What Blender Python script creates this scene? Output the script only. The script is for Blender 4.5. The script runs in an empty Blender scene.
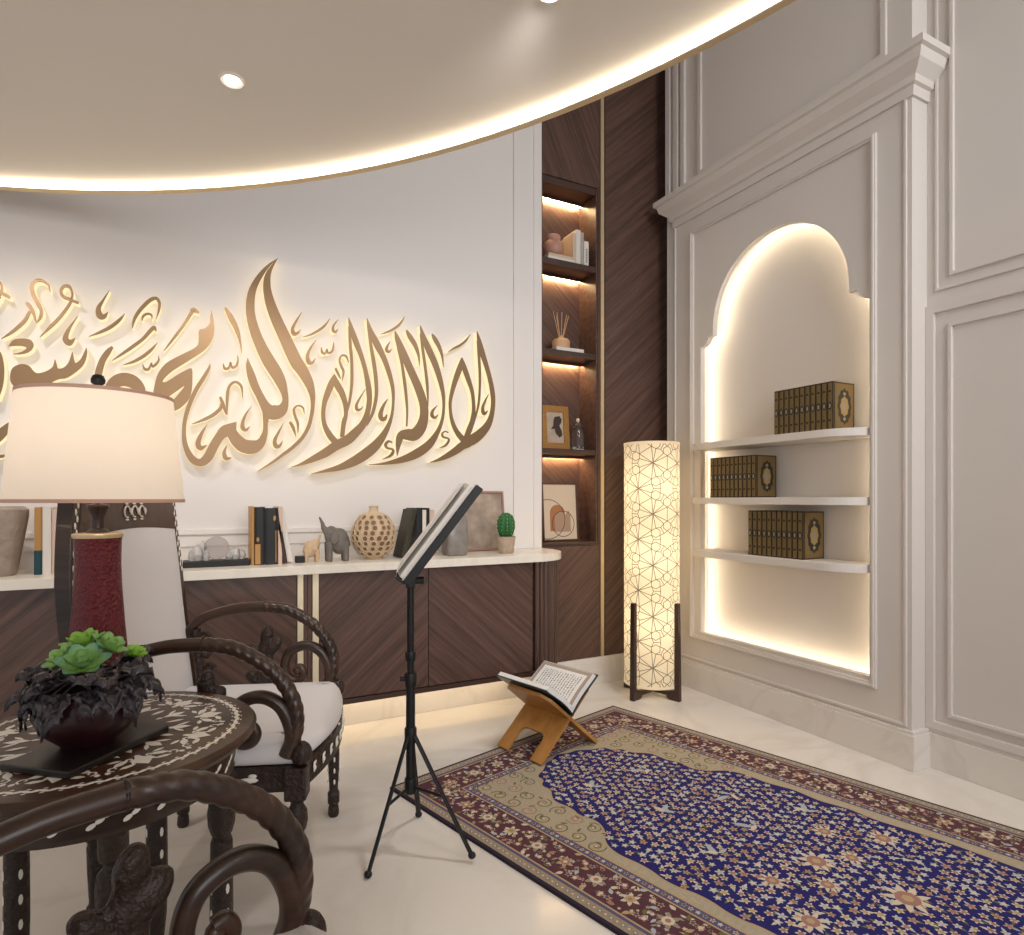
import bpy, math, random
from mathutils import Vector, Matrix
from mathutils.geometry import tessellate_polygon
random.seed(7)
sc = bpy.context.scene
COL = sc.collection
pi = math.pi

# ------------------------------------------------------------------ camera
H = 1.15; F = 620.0; YAW = math.radians(27.4); HY = 499.0
S_, C_ = math.sin(YAW), math.cos(YAW)
cam_d = bpy.data.cameras.new('camera'); cam = bpy.data.objects.new('camera', cam_d); COL.objects.link(cam)
cam.location = (0, 0, H); cam.rotation_euler = (pi/2, 0, -YAW)
cam_d.sensor_width = 36; cam_d.lens = 36*F/1024; cam_d.shift_y = (HY-467.5)/1024; cam_d.clip_start = .05
sc.camera = cam

def ray(px, py):
    u = (px-512)/F
    return (S_+u*C_, C_-u*S_, (HY-py)/F)
def on_wall(px, py, Y):          # a measured point of the photo on the plane y = Y
    r = ray(px, py); t = Y/r[1]
    return (r[0]*t, Y, H+r[2]*t)

# ------------------------------------------------------------------ materials
def lin(c):
    c = c.lstrip('#'); v = [int(c[i:i+2], 16)/255 for i in (0, 2, 4)]
    return tuple((x/12.92 if x <= .04045 else ((x+.055)/1.055)**2.4) for x in v)+(1,)
def new_mat(name):
    m = bpy.data.materials.new(name); m.use_nodes = True
    nt = m.node_tree; b = nt.nodes['Principled BSDF']
    return m, nt, b
def plain(name, c, rough=.5, metal=0, emit=None, es=0, trans=0, coat=0, alpha=1, ior=1.45, bump=0, bscale=60, mott=0, mscale=8, sheen=0):
    m, nt, b = new_mat(name)
    b.inputs['Base Color'].default_value = lin(c)
    b.inputs['Roughness'].default_value = rough
    b.inputs['Metallic'].default_value = metal
    b.inputs['IOR'].default_value = ior
    b.inputs['Transmission Weight'].default_value = trans
    b.inputs['Coat Weight'].default_value = coat
    b.inputs['Sheen Weight'].default_value = sheen
    if emit:
        b.inputs['Emission Color'].default_value = lin(emit); b.inputs['Emission Strength'].default_value = es
    tc = None
    if bump or mott:
        tc = nt.nodes.new('ShaderNodeTexCoord')
    if mott:
        n = nt.nodes.new('ShaderNodeTexNoise'); n.inputs['Scale'].default_value = mscale; n.inputs['Detail'].default_value = 5
        nt.links.new(tc.outputs['Object'], n.inputs['Vector'])
        mx = nt.nodes.new('ShaderNodeMix'); mx.data_type = 'RGBA'
        L = lin(c); mx.inputs['A'].default_value = tuple(v*(1-mott) for v in L[:3])+(1,)
        mx.inputs['B'].default_value = tuple(min(1, v*(1+mott)) for v in L[:3])+(1,)
        nt.links.new(n.outputs['Fac'], mx.inputs['Factor']); nt.links.new(mx.outputs['Result'], b.inputs['Base Color'])
    if bump:
        n = nt.nodes.new('ShaderNodeTexNoise'); n.inputs['Scale'].default_value = bscale; n.inputs['Detail'].default_value = 3
        nt.links.new(tc.outputs['Object'], n.inputs['Vector'])
        bp = nt.nodes.new('ShaderNodeBump'); bp.inputs['Strength'].default_value = bump; bp.inputs['Distance'].default_value = .01
        nt.links.new(n.outputs['Fac'], bp.inputs['Height']); nt.links.new(bp.outputs['Normal'], b.inputs['Normal'])
    return m
def emis(name, c, s):
    m, nt, b = new_mat(name)
    nt.nodes.remove(b); e = nt.nodes.new('ShaderNodeEmission'); e.inputs['Color'].default_value = lin(c); e.inputs['Strength'].default_value = s
    nt.links.new(e.outputs[0], nt.nodes['Material Output'].inputs[0])
    return m
def wood(name, c1, c2, ang=0, across=90, along=3, rough=.38, axis='Y', coat=0, bump=.15):
    """fine straight veneer grain, turned by ang degrees about the axis"""
    m, nt, b = new_mat(name)
    tc = nt.nodes.new('ShaderNodeTexCoord')
    mp = nt.nodes.new('ShaderNodeMapping'); mp.vector_type = 'POINT'
    r = [0, 0, 0]; r['XYZ'.index(axis)] = math.radians(ang); mp.inputs['Rotation'].default_value = r
    mp2 = nt.nodes.new('ShaderNodeMapping')
    mp2.inputs['Scale'].default_value = (along, across*.5, across) if axis != 'Z' else (along, across, across*.5)
    n = nt.nodes.new('ShaderNodeTexNoise'); n.inputs['Scale'].default_value = 1; n.inputs['Detail'].default_value = 6; n.inputs['Roughness'].default_value = .62
    n2 = nt.nodes.new('ShaderNodeTexNoise'); n2.inputs['Scale'].default_value = .16; n2.inputs['Detail'].default_value = 3
    nt.links.new(tc.outputs['Object'], mp.inputs['Vector']); nt.links.new(mp.outputs[0], mp2.inputs['Vector'])
    nt.links.new(mp2.outputs[0], n.inputs['Vector']); nt.links.new(mp2.outputs[0], n2.inputs['Vector'])
    ad = nt.nodes.new('ShaderNodeMath'); ad.operation = 'MULTIPLY_ADD'; ad.inputs[1].default_value = .6
    nt.links.new(n2.outputs['Fac'], ad.inputs[0])
    ml = nt.nodes.new('ShaderNodeMath'); ml.operation = 'MULTIPLY'; ml.inputs[1].default_value = .5
    nt.links.new(n.outputs['Fac'], ml.inputs[0]); nt.links.new(ml.outputs[0], ad.inputs[2])
    cr = nt.nodes.new('ShaderNodeValToRGB')
    cr.color_ramp.elements[0].position = .40; cr.color_ramp.elements[0].color = lin(c1)
    cr.color_ramp.elements[1].position = .72; cr.color_ramp.elements[1].color = lin(c2)
    nt.links.new(ad.outputs[0], cr.inputs[0]); nt.links.new(cr.outputs[0], b.inputs['Base Color'])
    b.inputs['Roughness'].default_value = rough; b.inputs['Coat Weight'].default_value = coat
    if bump:
        bp = nt.nodes.new('ShaderNodeBump'); bp.inputs['Strength'].default_value = bump; bp.inputs['Distance'].default_value = .002
        nt.links.new(n.outputs['Fac'], bp.inputs['Height']); nt.links.new(bp.outputs[0], b.inputs['Normal'])
    return m
def marble(name, base, vein, scale=1.3, rough=.2, amt=.5):
    m, nt, b = new_mat(name)
    tc = nt.nodes.new('ShaderNodeTexCoord')
    n = nt.nodes.new('ShaderNodeTexNoise'); n.inputs['Scale'].default_value = scale; n.inputs['Detail'].default_value = 8; n.inputs['Distortion'].default_value = 1.3; n.inputs['Roughness'].default_value = .55
    nt.links.new(tc.outputs['Object'], n.inputs['Vector'])
    cr = nt.nodes.new('ShaderNodeValToRGB'); e = cr.color_ramp.elements
    e[0].position = .44; e[0].color = (0, 0, 0, 1); e[1].position = .56; e[1].color = (0, 0, 0, 1)
    k = e.new(.5); k.color = (1, 1, 1, 1)
    nt.links.new(n.outputs['Fac'], cr.inputs[0])
    n2 = nt.nodes.new('ShaderNodeTexNoise'); n2.inputs['Scale'].default_value = scale*.8; n2.inputs['Detail'].default_value = 3
    nt.links.new(tc.outputs['Object'], n2.inputs['Vector'])
    ml = nt.nodes.new('ShaderNodeMath'); ml.operation = 'MULTIPLY'; nt.links.new(cr.outputs[0], ml.inputs[0]); nt.links.new(n2.outputs['Fac'], ml.inputs[1])
    m2 = nt.nodes.new('ShaderNodeMath'); m2.operation = 'MULTIPLY'; m2.inputs[1].default_value = amt; nt.links.new(ml.outputs[0], m2.inputs[0])
    mx = nt.nodes.new('ShaderNodeMix'); mx.data_type = 'RGBA'; mx.inputs['A'].default_value = lin(base); mx.inputs['B'].default_value = lin(vein)
    nt.links.new(m2.outputs[0], mx.inputs['Factor']); nt.links.new(mx.outputs['Result'], b.inputs['Base Color'])
    b.inputs['Roughness'].default_value = rough
    return m
def shade_mat(name, c, emit, es, transl=.55):
    m, nt, b = new_mat(name)
    b.inputs['Base Color'].default_value = lin(c); b.inputs['Roughness'].default_value = .8
    b.inputs['Emission Color'].default_value = lin(emit); b.inputs['Emission Strength'].default_value = es
    t = nt.nodes.new('ShaderNodeBsdfTranslucent'); t.inputs['Color'].default_value = lin(c)
    mx = nt.nodes.new('ShaderNodeMixShader'); mx.inputs[0].default_value = transl
    nt.links.new(b.outputs[0], mx.inputs[1]); nt.links.new(t.outputs[0], mx.inputs[2])
    nt.links.new(mx.outputs[0], nt.nodes['Material Output'].inputs[0])
    return m

M = {}
M['white'] = plain('white_paint', '#D8D0C8', .55)
M['whitewall'] = plain('white_wall_paint', '#E4DEDA', .55)
M['disc'] = plain('ceiling_paint', '#E2DBD2', .7)
M['marble_floor'] = marble('marble_floor', '#E6DFD6', '#BDB2A6', 1.1, .16, .4)
M['marble_base'] = marble('marble_skirting', '#E0D8CF', '#B9AEA2', 2.2, .25, .35)
M['stone'] = marble('stone_worktop', '#EBE3D6', '#CFC3B2', 3, .25, .5)
WD1, WD2 = '#3C2A24', '#694D42'
M['wood_up'] = wood('walnut_veneer_rising', WD1, WD2, 42, 330, 9)
M['wood_dn'] = wood('walnut_veneer_falling', WD1, WD2, -42, 330, 9)
M['wood_steep'] = wood('walnut_veneer_steep', WD1, WD2, -65, 330, 9)
M['wood_h'] = wood('walnut_straight', '#33221C', '#533C33', 0, 150, 4)
M['wood_v'] = wood('walnut_upright', '#3B2821', '#63493E', 90, 150, 4)
M['brass'] = plain('brass', '#D6BE98', .35, .6)
M['cream_metal'] = plain('pale_gold', '#E6D8BC', .45, .35)
M['led_warm'] = emis('warm_light', '#FFDCA0', 14)
M['led_disc'] = emis('warm_light_ceiling', '#FFEBCB', 12)
M['led_niche'] = emis('warm_light_niche', '#FFF0D2', 13)
M['led_shelf'] = emis('warm_light_shelf', '#FFD9A0', 110)
M['led_letter'] = emis('warm_light_lettering', '#FFE8B8', 1.05)
M['led_floor'] = emis('warm_light_floor', '#FFE6BE', 15)
M['gold'] = plain('brushed_gold', '#84694C', .36, .55)
M['dark_wood'] = wood('dark_carved_wood', '#1A100A', '#452C1E', 0, 60, 6, .36, coat=.12)
M['carved'] = plain('carved_dark_wood', '#2A1A12', .45, 0, coat=.08, bump=1.0, bscale=70, mott=.5, mscale=30)
M['table_wood'] = wood('table_brown_wood', '#29180F', '#55351F', 20, 40, 5, .38, axis='Z', coat=.08)
M['pearl'] = plain('mother_of_pearl', '#F0EAE1', .3, mott=.12, mscale=40)
M['fabric'] = plain('pale_grey_fabric', '#D9D5D6', .9, bump=.15, bscale=500, sheen=.2)
M['black'] = plain('black_metal', '#101113', .45, .1)
M['black_matte'] = plain('black_plastic', '#121214', .5)
M['oak'] = wood('golden_plywood', '#9C6A33', '#C8924F', 30, 40, 4, .4)
M['page'] = plain('paper', '#E9E6E2', .8)
M['page_edge'] = plain('page_edges', '#E2DCD3', .8)
M['ink'] = plain('ink', '#55514F', .8)
M['page_band'] = plain('page_border', '#A8998C', .7)
M['red'] = plain('red_leather', '#65101B', .38, bump=1.0, bscale=120, coat=.15, mott=.35, mscale=60)
M['shade'] = shade_mat('cream_lampshade', '#EDE1D2', '#F2E4D4', .40)
M['shade_trim'] = plain('shade_trim', '#C9A18C', .6)
M['floor_shade'] = shade_mat('parchment_shade', '#EADFC8', '#F3E3C2', .38)
M['line'] = plain('pattern_line', '#6E553A', .7)
M['dwood'] = wood('lamp_foot_wood', '#2E1B14', '#4F3327', 90, 60, 3, .4)

# ------------------------------------------------------------------ mesh builder
class MB:
    def __init__(s): s.v = []; s.f = []; s.m = []; s.k = 0
    def add(s, vs, fs, m=0):
        o = len(s.v); s.v += [tuple(v) for v in vs]
        for f in fs: s.f.append(tuple(i+o for i in f)); s.m.append(m)
    def box(s, x0, x1, y0, y1, z0, z1, m=0, T=None):
        vs = [Vector((x, y, z)) for z in (z0, z1) for y in (y0, y1) for x in (x0, x1)]
        if T: vs = [T @ v for v in vs]
        s.add(vs, [(0, 2, 3, 1), (4, 5, 7, 6), (0, 1, 5, 4), (2, 6, 7, 3), (0, 4, 6, 2), (1, 3, 7, 5)], m)
    def prism(s, poly, a0, a1, plane='XY', m=0, T=None, holes=(), mtop=None, mbot=None, open_=False):
        """poly in 2-D extruded between a0 and a1 along the third axis"""
        def P(p, a):
            v = Vector((p[0], p[1], a)) if plane == 'XY' else (Vector((p[0], a, p[1])) if plane == 'XZ' else Vector((a, p[0], p[1])))
            return T @ v if T else v
        loops = [list(poly)]+[list(h) for h in holes]
        flat = [p for l in loops for p in l]
        tri = tessellate_polygon([[Vector((p[0], p[1], 0)) for p in l] for l in loops])
        n = len(flat)
        s.add([P(p, a0) for p in flat], [tuple(t) for t in tri], m if mbot is None else mbot)
        s.add([P(p, a1) for p in flat], [tuple(reversed(t)) for t in tri], m if mtop is None else mtop)
        b = 0
        for l in loops:
            k = len(l)
            s.add([P(p, a0) for p in l]+[P(p, a1) for p in l], [(i, (i+1) % k, k+(i+1) % k, k+i) for i in range(k)], m)
            b += k
    def flat(s, poly, z, plane='XY', m=0, T=None):
        def P(p):
            v = Vector((p[0], p[1], z)) if plane == 'XY' else (Vector((p[0], z, p[1])) if plane == 'XZ' else Vector((z, p[0], p[1])))
            return T @ v if T else v
        s.add([P(p) for p in poly], [tuple(t) for t in tessellate_polygon([[Vector((p[0], p[1], 0)) for p in poly]])], m)
    def lathe(s, prof, c=(0, 0, 0), n=24, m=0, T=None, sx=1, sy=1, rf=None, caps=True):
        vs = []
        for r, z in prof:
            for i in range(n):
                a = 2*pi*i/n; rr = r*(rf(a, z) if rf else 1)
                v = Vector((c[0]+rr*sx*math.cos(a), c[1]+rr*sy*math.sin(a), c[2]+z)); vs.append(T @ v if T else v)
        fs = [(j*n+i, j*n+(i+1) % n, (j+1)*n+(i+1) % n, (j+1)*n+i) for j in range(len(prof)-1) for i in range(n)]
        closed = prof[0] == prof[-1]
        if prof[0][0] > 1e-5 and not closed and caps: fs.append(tuple(reversed(range(n))))
        if prof[-1][0] > 1e-5 and not closed and caps: fs.append(tuple(range((len(prof)-1)*n, len(prof)*n)))
        s.add(vs, fs, m)
    def tube(s, pts, rad, n=10, m=0, T=None, rf=None, flatz=1, cap=True):
        pts = [Vector(p) for p in pts]; k = len(pts)
        if not hasattr(rad, '__len__'): rad = [rad]*k
        up = None; vs = []; L = 0
        for i, p in enumerate(pts):
            t = (pts[min(i+1, k-1)]-pts[max(i-1, 0)]).normalized()
            if up is None:
                up = Vector((0, 0, 1)) if abs(t.z) < .9 else Vector((1, 0, 0))
            a = (up-t*up.dot(t)).normalized(); up = a; b = t.cross(a)
            if i: L += (p-pts[i-1]).length
            for j in range(n):
                th = 2*pi*j/n; r = rad[i]*(rf(th, L) if rf else 1)
                v = p+a*(r*math.cos(th)*flatz)+b*(r*math.sin(th)); vs.append(T @ v if T else v)
        fs = [(i*n+j, i*n+(j+1) % n, (i+1)*n+(j+1) % n, (i+1)*n+j) for i in range(k-1) for j in range(n)]
        if cap: fs += [tuple(reversed(range(n))), tuple(range((k-1)*n, k*n))]
        s.add(vs, fs, m)
    def ell(s, c, r, n=14, m=0, T=None, R=None):
        vs = []; k = n//2
        for j in range(k+1):
            ph = -pi/2+pi*j/k
            for i in range(n):
                a = 2*pi*i/n; v = Vector((r[0]*math.cos(ph)*math.cos(a), r[1]*math.cos(ph)*math.sin(a), r[2]*math.sin(ph)))
                if R: v = R @ v
                v = v+Vector(c); vs.append(T @ v if T else v)
        s.add(vs, [(j*n+i, j*n+(i+1) % n, (j+1)*n+(i+1) % n, (j+1)*n+i) for j in range(k) for i in range(n)], m)
    def build(s, name, mats, parent=None, smooth=None, bevel=0, remesh=0, subsurf=0, loc=None, rotz=0, seg=2):
        me = bpy.data.meshes.new(name); me.from_pydata(s.v, [], s.f)
        if not isinstance(mats, (list, tuple)): mats = [mats]
        for mt in mats: me.materials.append(M[mt] if isinstance(mt, str) else mt)
        me.polygons.foreach_set('material_index', s.m); me.validate(); me.update()
        import bmesh
        bm = bmesh.new(); bm.from_mesh(me)
        if bevel or remesh or subsurf or smooth is not None: bmesh.ops.remove_doubles(bm, verts=bm.verts, dist=1e-5)
        bmesh.ops.recalc_face_normals(bm, faces=bm.faces); bm.to_mesh(me); bm.free()
        o = bpy.data.objects.new(name, me); COL.objects.link(o)
        if parent: o.parent = parent
        if loc: o.location = loc
        o.rotation_euler.z = rotz
        if bevel:
            b = o.modifiers.new('bevel', 'BEVEL'); b.width = bevel; b.segments = seg; b.limit_method = 'ANGLE'; b.angle_limit = math.radians(40)
        if remesh:
            r = o.modifiers.new('remesh', 'REMESH'); r.mode = 'VOXEL'; r.voxel_size = remesh; r.use_smooth_shade = True
            sm = o.modifiers.new('smooth', 'SMOOTH'); sm.iterations = 4
        if subsurf:
            r = o.modifiers.new('subsurf', 'SUBSURF'); r.levels = subsurf; r.render_levels = subsurf
        if smooth is not None:
            if smooth >= 180: me.polygons.foreach_set('use_smooth', [True]*len(me.polygons))
            else:
                me.polygons.foreach_set('use_smooth', [True]*len(me.polygons))
                try: me.set_sharp_from_angle(angle=math.radians(smooth))
                except Exception: pass
        return o

def tag(o, label, cat, group=None, kind=None):
    if label: o['label'] = label
    if cat: o['category'] = cat
    if group: o['group'] = group
    if kind: o['kind'] = kind
    return o
def thing(name, loc, label, cat, rotz=0, group=None):
    o = bpy.data.objects.new(name, None); COL.objects.link(o); o.empty_display_size = .05
    o.location = loc; o.rotation_euler.z = rotz
    return tag(o, label, cat, group)
def struct(mb, name, mats, label=None, **k):
    o = mb.build(name, mats, **k); o['kind'] = 'structure'
    if label: o['label'] = label
    return o
def copy_tree(o, parent=None):
    c = o.copy(); COL.objects.link(c); c.parent = parent
    for ch in [x for x in o.children]: copy_tree(ch, c)
    return c
def cr(pts, n=6):
    """Catmull-Rom through points of any dimension"""
    P = [tuple(p) for p in pts]; out = []
    d = len(P[0])
    for i in range(len(P)-1):
        p0 = P[max(i-1, 0)]; p1 = P[i]; p2 = P[i+1]; p3 = P[min(i+2, len(P)-1)]
        for j in range(n):
            t = j/n
            out.append(tuple(.5*((2*p1[k])+(-p0[k]+p2[k])*t+(2*p0[k]-5*p1[k]+4*p2[k]-p3[k])*t*t+(-p0[k]+3*p1[k]-3*p2[k]+p3[k])*t**3) for k in range(d)))
    out.append(P[-1]); return out
def arc(cx, cy, r, a0, a1, n=10, ry=None):
    ry = ry or r
    return [(cx+r*math.cos(math.radians(a0+(a1-a0)*i/n)), cy+ry*math.sin(math.radians(a0+(a1-a0)*i/n))) for i in range(n+1)]
def rrect(x0, x1, y0, y1, r, n=4):
    return arc(x1-r, y0+r, r, -90, 0, n)+arc(x1-r, y1-r, r, 0, 90, n)+arc(x0+r, y1-r, r, 90, 180, n)+arc(x0+r, y0+r, r, 180, 270, n)

# ------------------------------------------------------------------ room shell
YW = 3.20; XF = 2.72; XR = 2.83
CEIL = 4.0
b = MB(); b.box(-3.6, 2.95, -3.0, 3.5, -.1, 0); struct(b, 'floor', 'marble_floor')
b = MB(); b.box(-3.6, 2.95, -3.0, 3.5, CEIL, CEIL+.1); struct(b, 'ceiling', 'white')
# white back wall
b = MB(); b.box(-3.6, 1.853, YW, YW+.3, 0, CEIL)
struct(b, 'wall_back', 'whitewall')
# mouldings of the back wall: chair rail and pilaster edge
b = MB(); b.box(-3.6, 1.66, YW-.018, YW, .985, 1.012); b.box(-3.6, 1.66, YW-.008, YW, .93, .985)
struct(b, 'trim_1', 'whitewall', bevel=.004)
b = MB()
for x0, x1, d in ((1.665, 1.70, .012), (1.80, 1.853, .010)): b.box(x0, x1, YW-d, YW, .86, CEIL)
b.box(1.70, 1.80, YW-.004, YW, .86, CEIL)
struct(b, 'trim_2', 'whitewall', bevel=.003)
# walnut panelling right of the white wall, with the niche left open
WN0, WN1 = 1.853, 2.262
b = MB()
b.box(WN0, 2.272, YW-.006, YW+.3, .12, .862, 0)
b.box(WN0, 2.272, YW-.006, YW+.3, 3.092, CEIL, 1)
b.box(WN1, 2.272, YW-.006, YW+.3, .862, 3.092, 2)
b.box(2.316, 2.84, YW-.006, YW+.3, .12, CEIL, 0)
b.box(2.272, 2.316, YW+.01, YW+.3, .12, CEIL, 2)
struct(b, 'wall_back_right', ['wood_up', 'wood_steep', 'wood_v'])
b = MB(); b.box(2.281, 2.307, YW-.008, YW+.01, .165, CEIL); struct(b, 'trim_3', 'brass')
# marble skirtings
b = MB(); b.box(-3.6, XR, YW-.02, YW+.001, 0, .165); struct(b, 'baseboard_back', 'marble_base', bevel=.003)
# right wall: recessed part near the camera and projecting part with the arched niche
b = MB(); b.box(XR, XR+.15, -3.0, 3.5, 0, CEIL); struct(b, 'wall_right', 'white')
NY0, NY1, NZ0, NZ1 = 1.74, 2.785, .35, 2.062
NC = (NY0+NY1)/2; AR = .4225; AZ = 2.152
def arch_loop(g=0.0):
    """outline of the opening, grown outward by g"""
    y0, y1, z0 = NY0-g, NY1+g, NZ0-g
    r = AR+g; L = [(y0, z0), (y1, z0), (y1, NZ1+g)]
    # concave quarter up to the shoulder, small ledge, then the arch
    L += [(y1-(.062)*math.sin(t), NZ1+g+.048*(1-math.cos(t))) for t in [i*pi/2/6 for i in range(1, 7)]]
    L += [(NC+r, NZ1+g+.048)]
    L += [(NC+r*math.cos(t), AZ+g*.0+r*math.sin(t)) for t in [pi*i/40 for i in range(0, 41)]]
    L += [(NC-r, NZ1+g+.048)]
    L += [(y0+(.062)*math.sin(t), NZ1+g+.048*(1-math.cos(t))) for t in [i*pi/2/6 for i in range(6, 0, -1)]]
    L += [(y0, NZ1+g)]
    return L
OUT = [(1.556, .10), (3.08, .10), (3.08, CEIL), (1.556, CEIL)]
b = MB(); b.prism(OUT, XF, XF+.036, 'YZ', holes=[arch_loop(0)])
# body of the projection around the light cavity
cav = arch_loop(.05)
b.prism(OUT, XF+.036, XR, 'YZ', holes=[cav])
struct(b, 'wall_right_niche', 'white')
# mouldings of the projecting part
def frame_yz(b, y0, y1, z0, z1, w, x0, x1, m=0):
    b.prism([(y0, z0), (y1, z0), (y1, z1), (y0, z1)], x0, x1, 'YZ', m, holes=[[(y0+w, z0+w), (y1-w, z0+w), (y1-w, z1-w), (y0+w, z1-w)]])
b = MB()
frame_yz(b, 1.706, 2.866, .303, 2.786, .028, XF-.014, XF+.001)
frame_yz(b, 1.712, 2.860, .309, 2.780, .012, XF-.02, XF-.013)
struct(b, 'trim_4', 'white', bevel=.003)
b = MB()
frame_yz(b, 1.575, 3.01, .175, 2.90, .014, XF-.008, XF+.001)
struct(b, 'trim_5', 'white', bevel=.003)
# cornice (profile swept along front and both returns)
prof = [(0, 2.86), (.012, 2.86), (.016, 2.90), (.03, 2.905), (.035, 2.93), (.075, 2.965), (.085, 3.0), (.1, 3.005), (.1, 3.035), (0, 3.045)]
b = MB(); vs = []; nP = len(prof)
for (cx, cy, dx, dy) in ((XR, 1.556, 0, -1), (XF, 1.556, -1, -1), (XF, 3.00, -1, 1), (XR, 3.00, 0, 1)):
    for d, z in prof: vs.append((cx+dx*d, cy+dy*d, z))
fs = [(k*nP+i, k*nP+(i+1) % nP, (k+1)*nP+(i+1) % nP, (k+1)*nP+i) for k in range(3) for i in range(nP)]
b.add(vs, fs); struct(b, 'trim_6', 'white', label='white stepped cornice above the arched niche')
# upper wall: flutes and panel moulding
b = MB()
for y0, y1 in ((3.035, 3.078), (2.965, 3.005), (2.905, 2.94)): b.box(XF-.02, XF+.001, y0, y1, 3.04, CEIL)
frame_yz(b, 1.66, 2.80, 3.09, 3.97, .028, XF-.014, XF+.001)
struct(b, 'trim_7', 'white', bevel=.004)
# panels of the recessed part
b = MB()
def recess_frames(b, y0, y1, z0, z1):
    frame_yz(b, y0, y1, z0, z1, .008, XR-.004, XR+.001)
    frame_yz(b, y0+.055, y1-.055, z0+.055, z1-.055, .022, XR-.012, XR+.001)
frame_yz(b, -.6, 1.556, .166, 1.978, .036, XR-.016, XR+.001)
frame_yz(b, -.53, 1.468, .235, 1.888, .016, XR-.014, XR+.001)
frame_yz(b, -.6, 1.520, 2.035, 3.9, .012, XR-.010, XR+.001)
frame_yz(b, -.54, 1.462, 2.085, 3.84, .016, XR-.014, XR+.001)
struct(b, 'trim_8', 'white', bevel=.003)
# skirting of the right wall
b = MB()
b.prism([(XR+.001, -3.0), (XR-.016, -3.0), (XR-.016, 1.535), (XF-.022, 1.535), (XF-.022, YW-.02), (XR+.001, YW-.02)], 0, .150)
b.prism([(XR+.001, -3.0), (XR-.010, -3.0), (XR-.010, 1.541), (XF-.014, 1.541), (XF-.014, YW-.02), (XR+.001, YW-.02)], .150, .165)
struct(b, 'baseboard_right', 'marble_base', bevel=.002)
# niche light strip hidden behind the lip
b = MB()
o1 = arch_loop(.046); o2 = arch_loop(.034); n = len(o1)
vs = [(XF+.040, y, z) for y, z in o1]+[(XF+.048, y, z) for y, z in o1]+[(XF+.048, y, z) for y, z in o2]+[(XF+.040, y, z) for y, z in o2]
fs = []
for q in range(4):
    for i in range(n): fs.append((q*n+i, q*n+(i+1) % n, ((q+1) % 4)*n+(i+1) % n, ((q+1) % 4)*n+i))
b.add(vs, fs)
tag(b.build('light_strip', 'led_niche'), 'warm light strip hidden around the edge of the arched niche', 'light')

# ceiling disc with light line
DC = (-1.595, .155); DR = 2.968; DZ = 2.32
b = MB()
N = 160
prof = [(0, DZ+.024), (DR-.016, DZ+.024), (DR-.016, DZ), (DR, DZ), (DR, DZ+.17), (0, DZ+.17)]
b.lathe(prof, (DC[0], DC[1], 0), N)
# keep underside as one polygon strip, rim gold-ish lip
disc = b.build('ceiling_panel', ['disc'], smooth=30); disc['kind'] = 'structure'
tag(disc, 'round dropped ceiling disc with a glowing edge', None)
b = MB(); b.lathe([(DR-.017, DZ+.001), (DR+.002, DZ-.004), (DR+.004, DZ+.03), (DR+.0005, DZ+.03)], (DC[0], DC[1], 0), N, caps=False)
rim = b.build('rim', 'brass', smooth=30, parent=disc)
b = MB(); b.lathe([(DR-.017, DZ+.003), (DR-.0175, DZ+.0235), (DR-.024, DZ+.0235), (DR-.024, DZ+.018)], (DC[0], DC[1], 0), N, caps=False)
b.build('light_strip', 'led_disc', parent=disc, smooth=30)
M['spot_glow'] = emis('downlight_glow', '#FFF4E0', 25)
def downlight(x, y, label):
    t = thing('ceiling_spotlight', (x, y, DZ+.0235), label, 'ceiling light', group=None)
    b = MB(); b.lathe([(.020, -.001), (.030, -.006), (.034, -.0005), (.034, 0)], n=28, caps=False); b.build('ring', 'white', t, smooth=40)
    b = MB(); b.lathe([(0, -.002), (.020, -.003), (.020, -.0005)], n=24); b.build('lens', M['spot_glow'], t, smooth=40)
    L = bpy.data.lights.new('spot', 'SPOT'); L.energy = 34; L.color = (1, .95, .91); L.spot_size = math.radians(98); L.spot_blend = 1; L.shadow_soft_size = .04
    o = bpy.data.objects.new('bulb', L); COL.objects.link(o); o.parent = t; o.location = (0, 0, -.012)
    o.rotation_euler = (Vector((x+.25, YW, 1.05))-Vector((x, y, DZ))).to_track_quat('-Z', 'Y').to_euler()
downlight(.105, 1.934, 'small round recessed spotlight glowing in the ceiling disc, left one')
downlight(-.78, 2.15, 'small round recessed spotlight added out of view in the disc to brighten the back wall')  # extra unseen fixture, added to lift the brightness of the back wall
downlight(.748, 1.25, 'small round recessed spotlight at the top edge of the photo')

# ------------------------------------------------------------------ bookcase niche in the walnut wall
bc = thing('bookcase', (WN0, YW, .862), 'tall narrow walnut shelving niche with lit shelves in the wall', 'bookcase')
W = WN1-WN0; D = .2; HH = 3.092-.862
b = MB(); b.box(.0, W, D-.012, D, 0, HH); b.build('back_panel', 'wood_dn', bc)
for x0, mt in ((0, 'wood_v'), (W-.012, 'wood_up')):
    b = MB(); b.box(x0, x0+.012, 0, D-.012, 0, HH); b.build('side_panel', mt, bc)
SH = [(2.232-.045, 2.232), (1.735-.0-.035, 1.735+.005), (1.157, 1.193), (.562, .594), (0, .022)]
def shelf_led(zb):
    b = MB(); b.box(.016, W-.016, .160, .172, zb-.007, zb-.001); b.build('light_strip', 'led_shelf', bc)
    b = MB(); b.box(.012, W-.012, .140, .147, zb-.016, zb); b.build('light_baffle', 'wood_h', bc)
for z0, z1 in SH:
    b = MB(); b.box(.012, W-.012, .004, D-.012, z0, z1); b.build('shelf', 'wood_h', bc, bevel=.002)
    if z0 > .1: shelf_led(z0)
SHT = [SH[1][1]+.862, SH[2][1]+.862, SH[3][1]+.862, SH[4][1]+.862]

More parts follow.
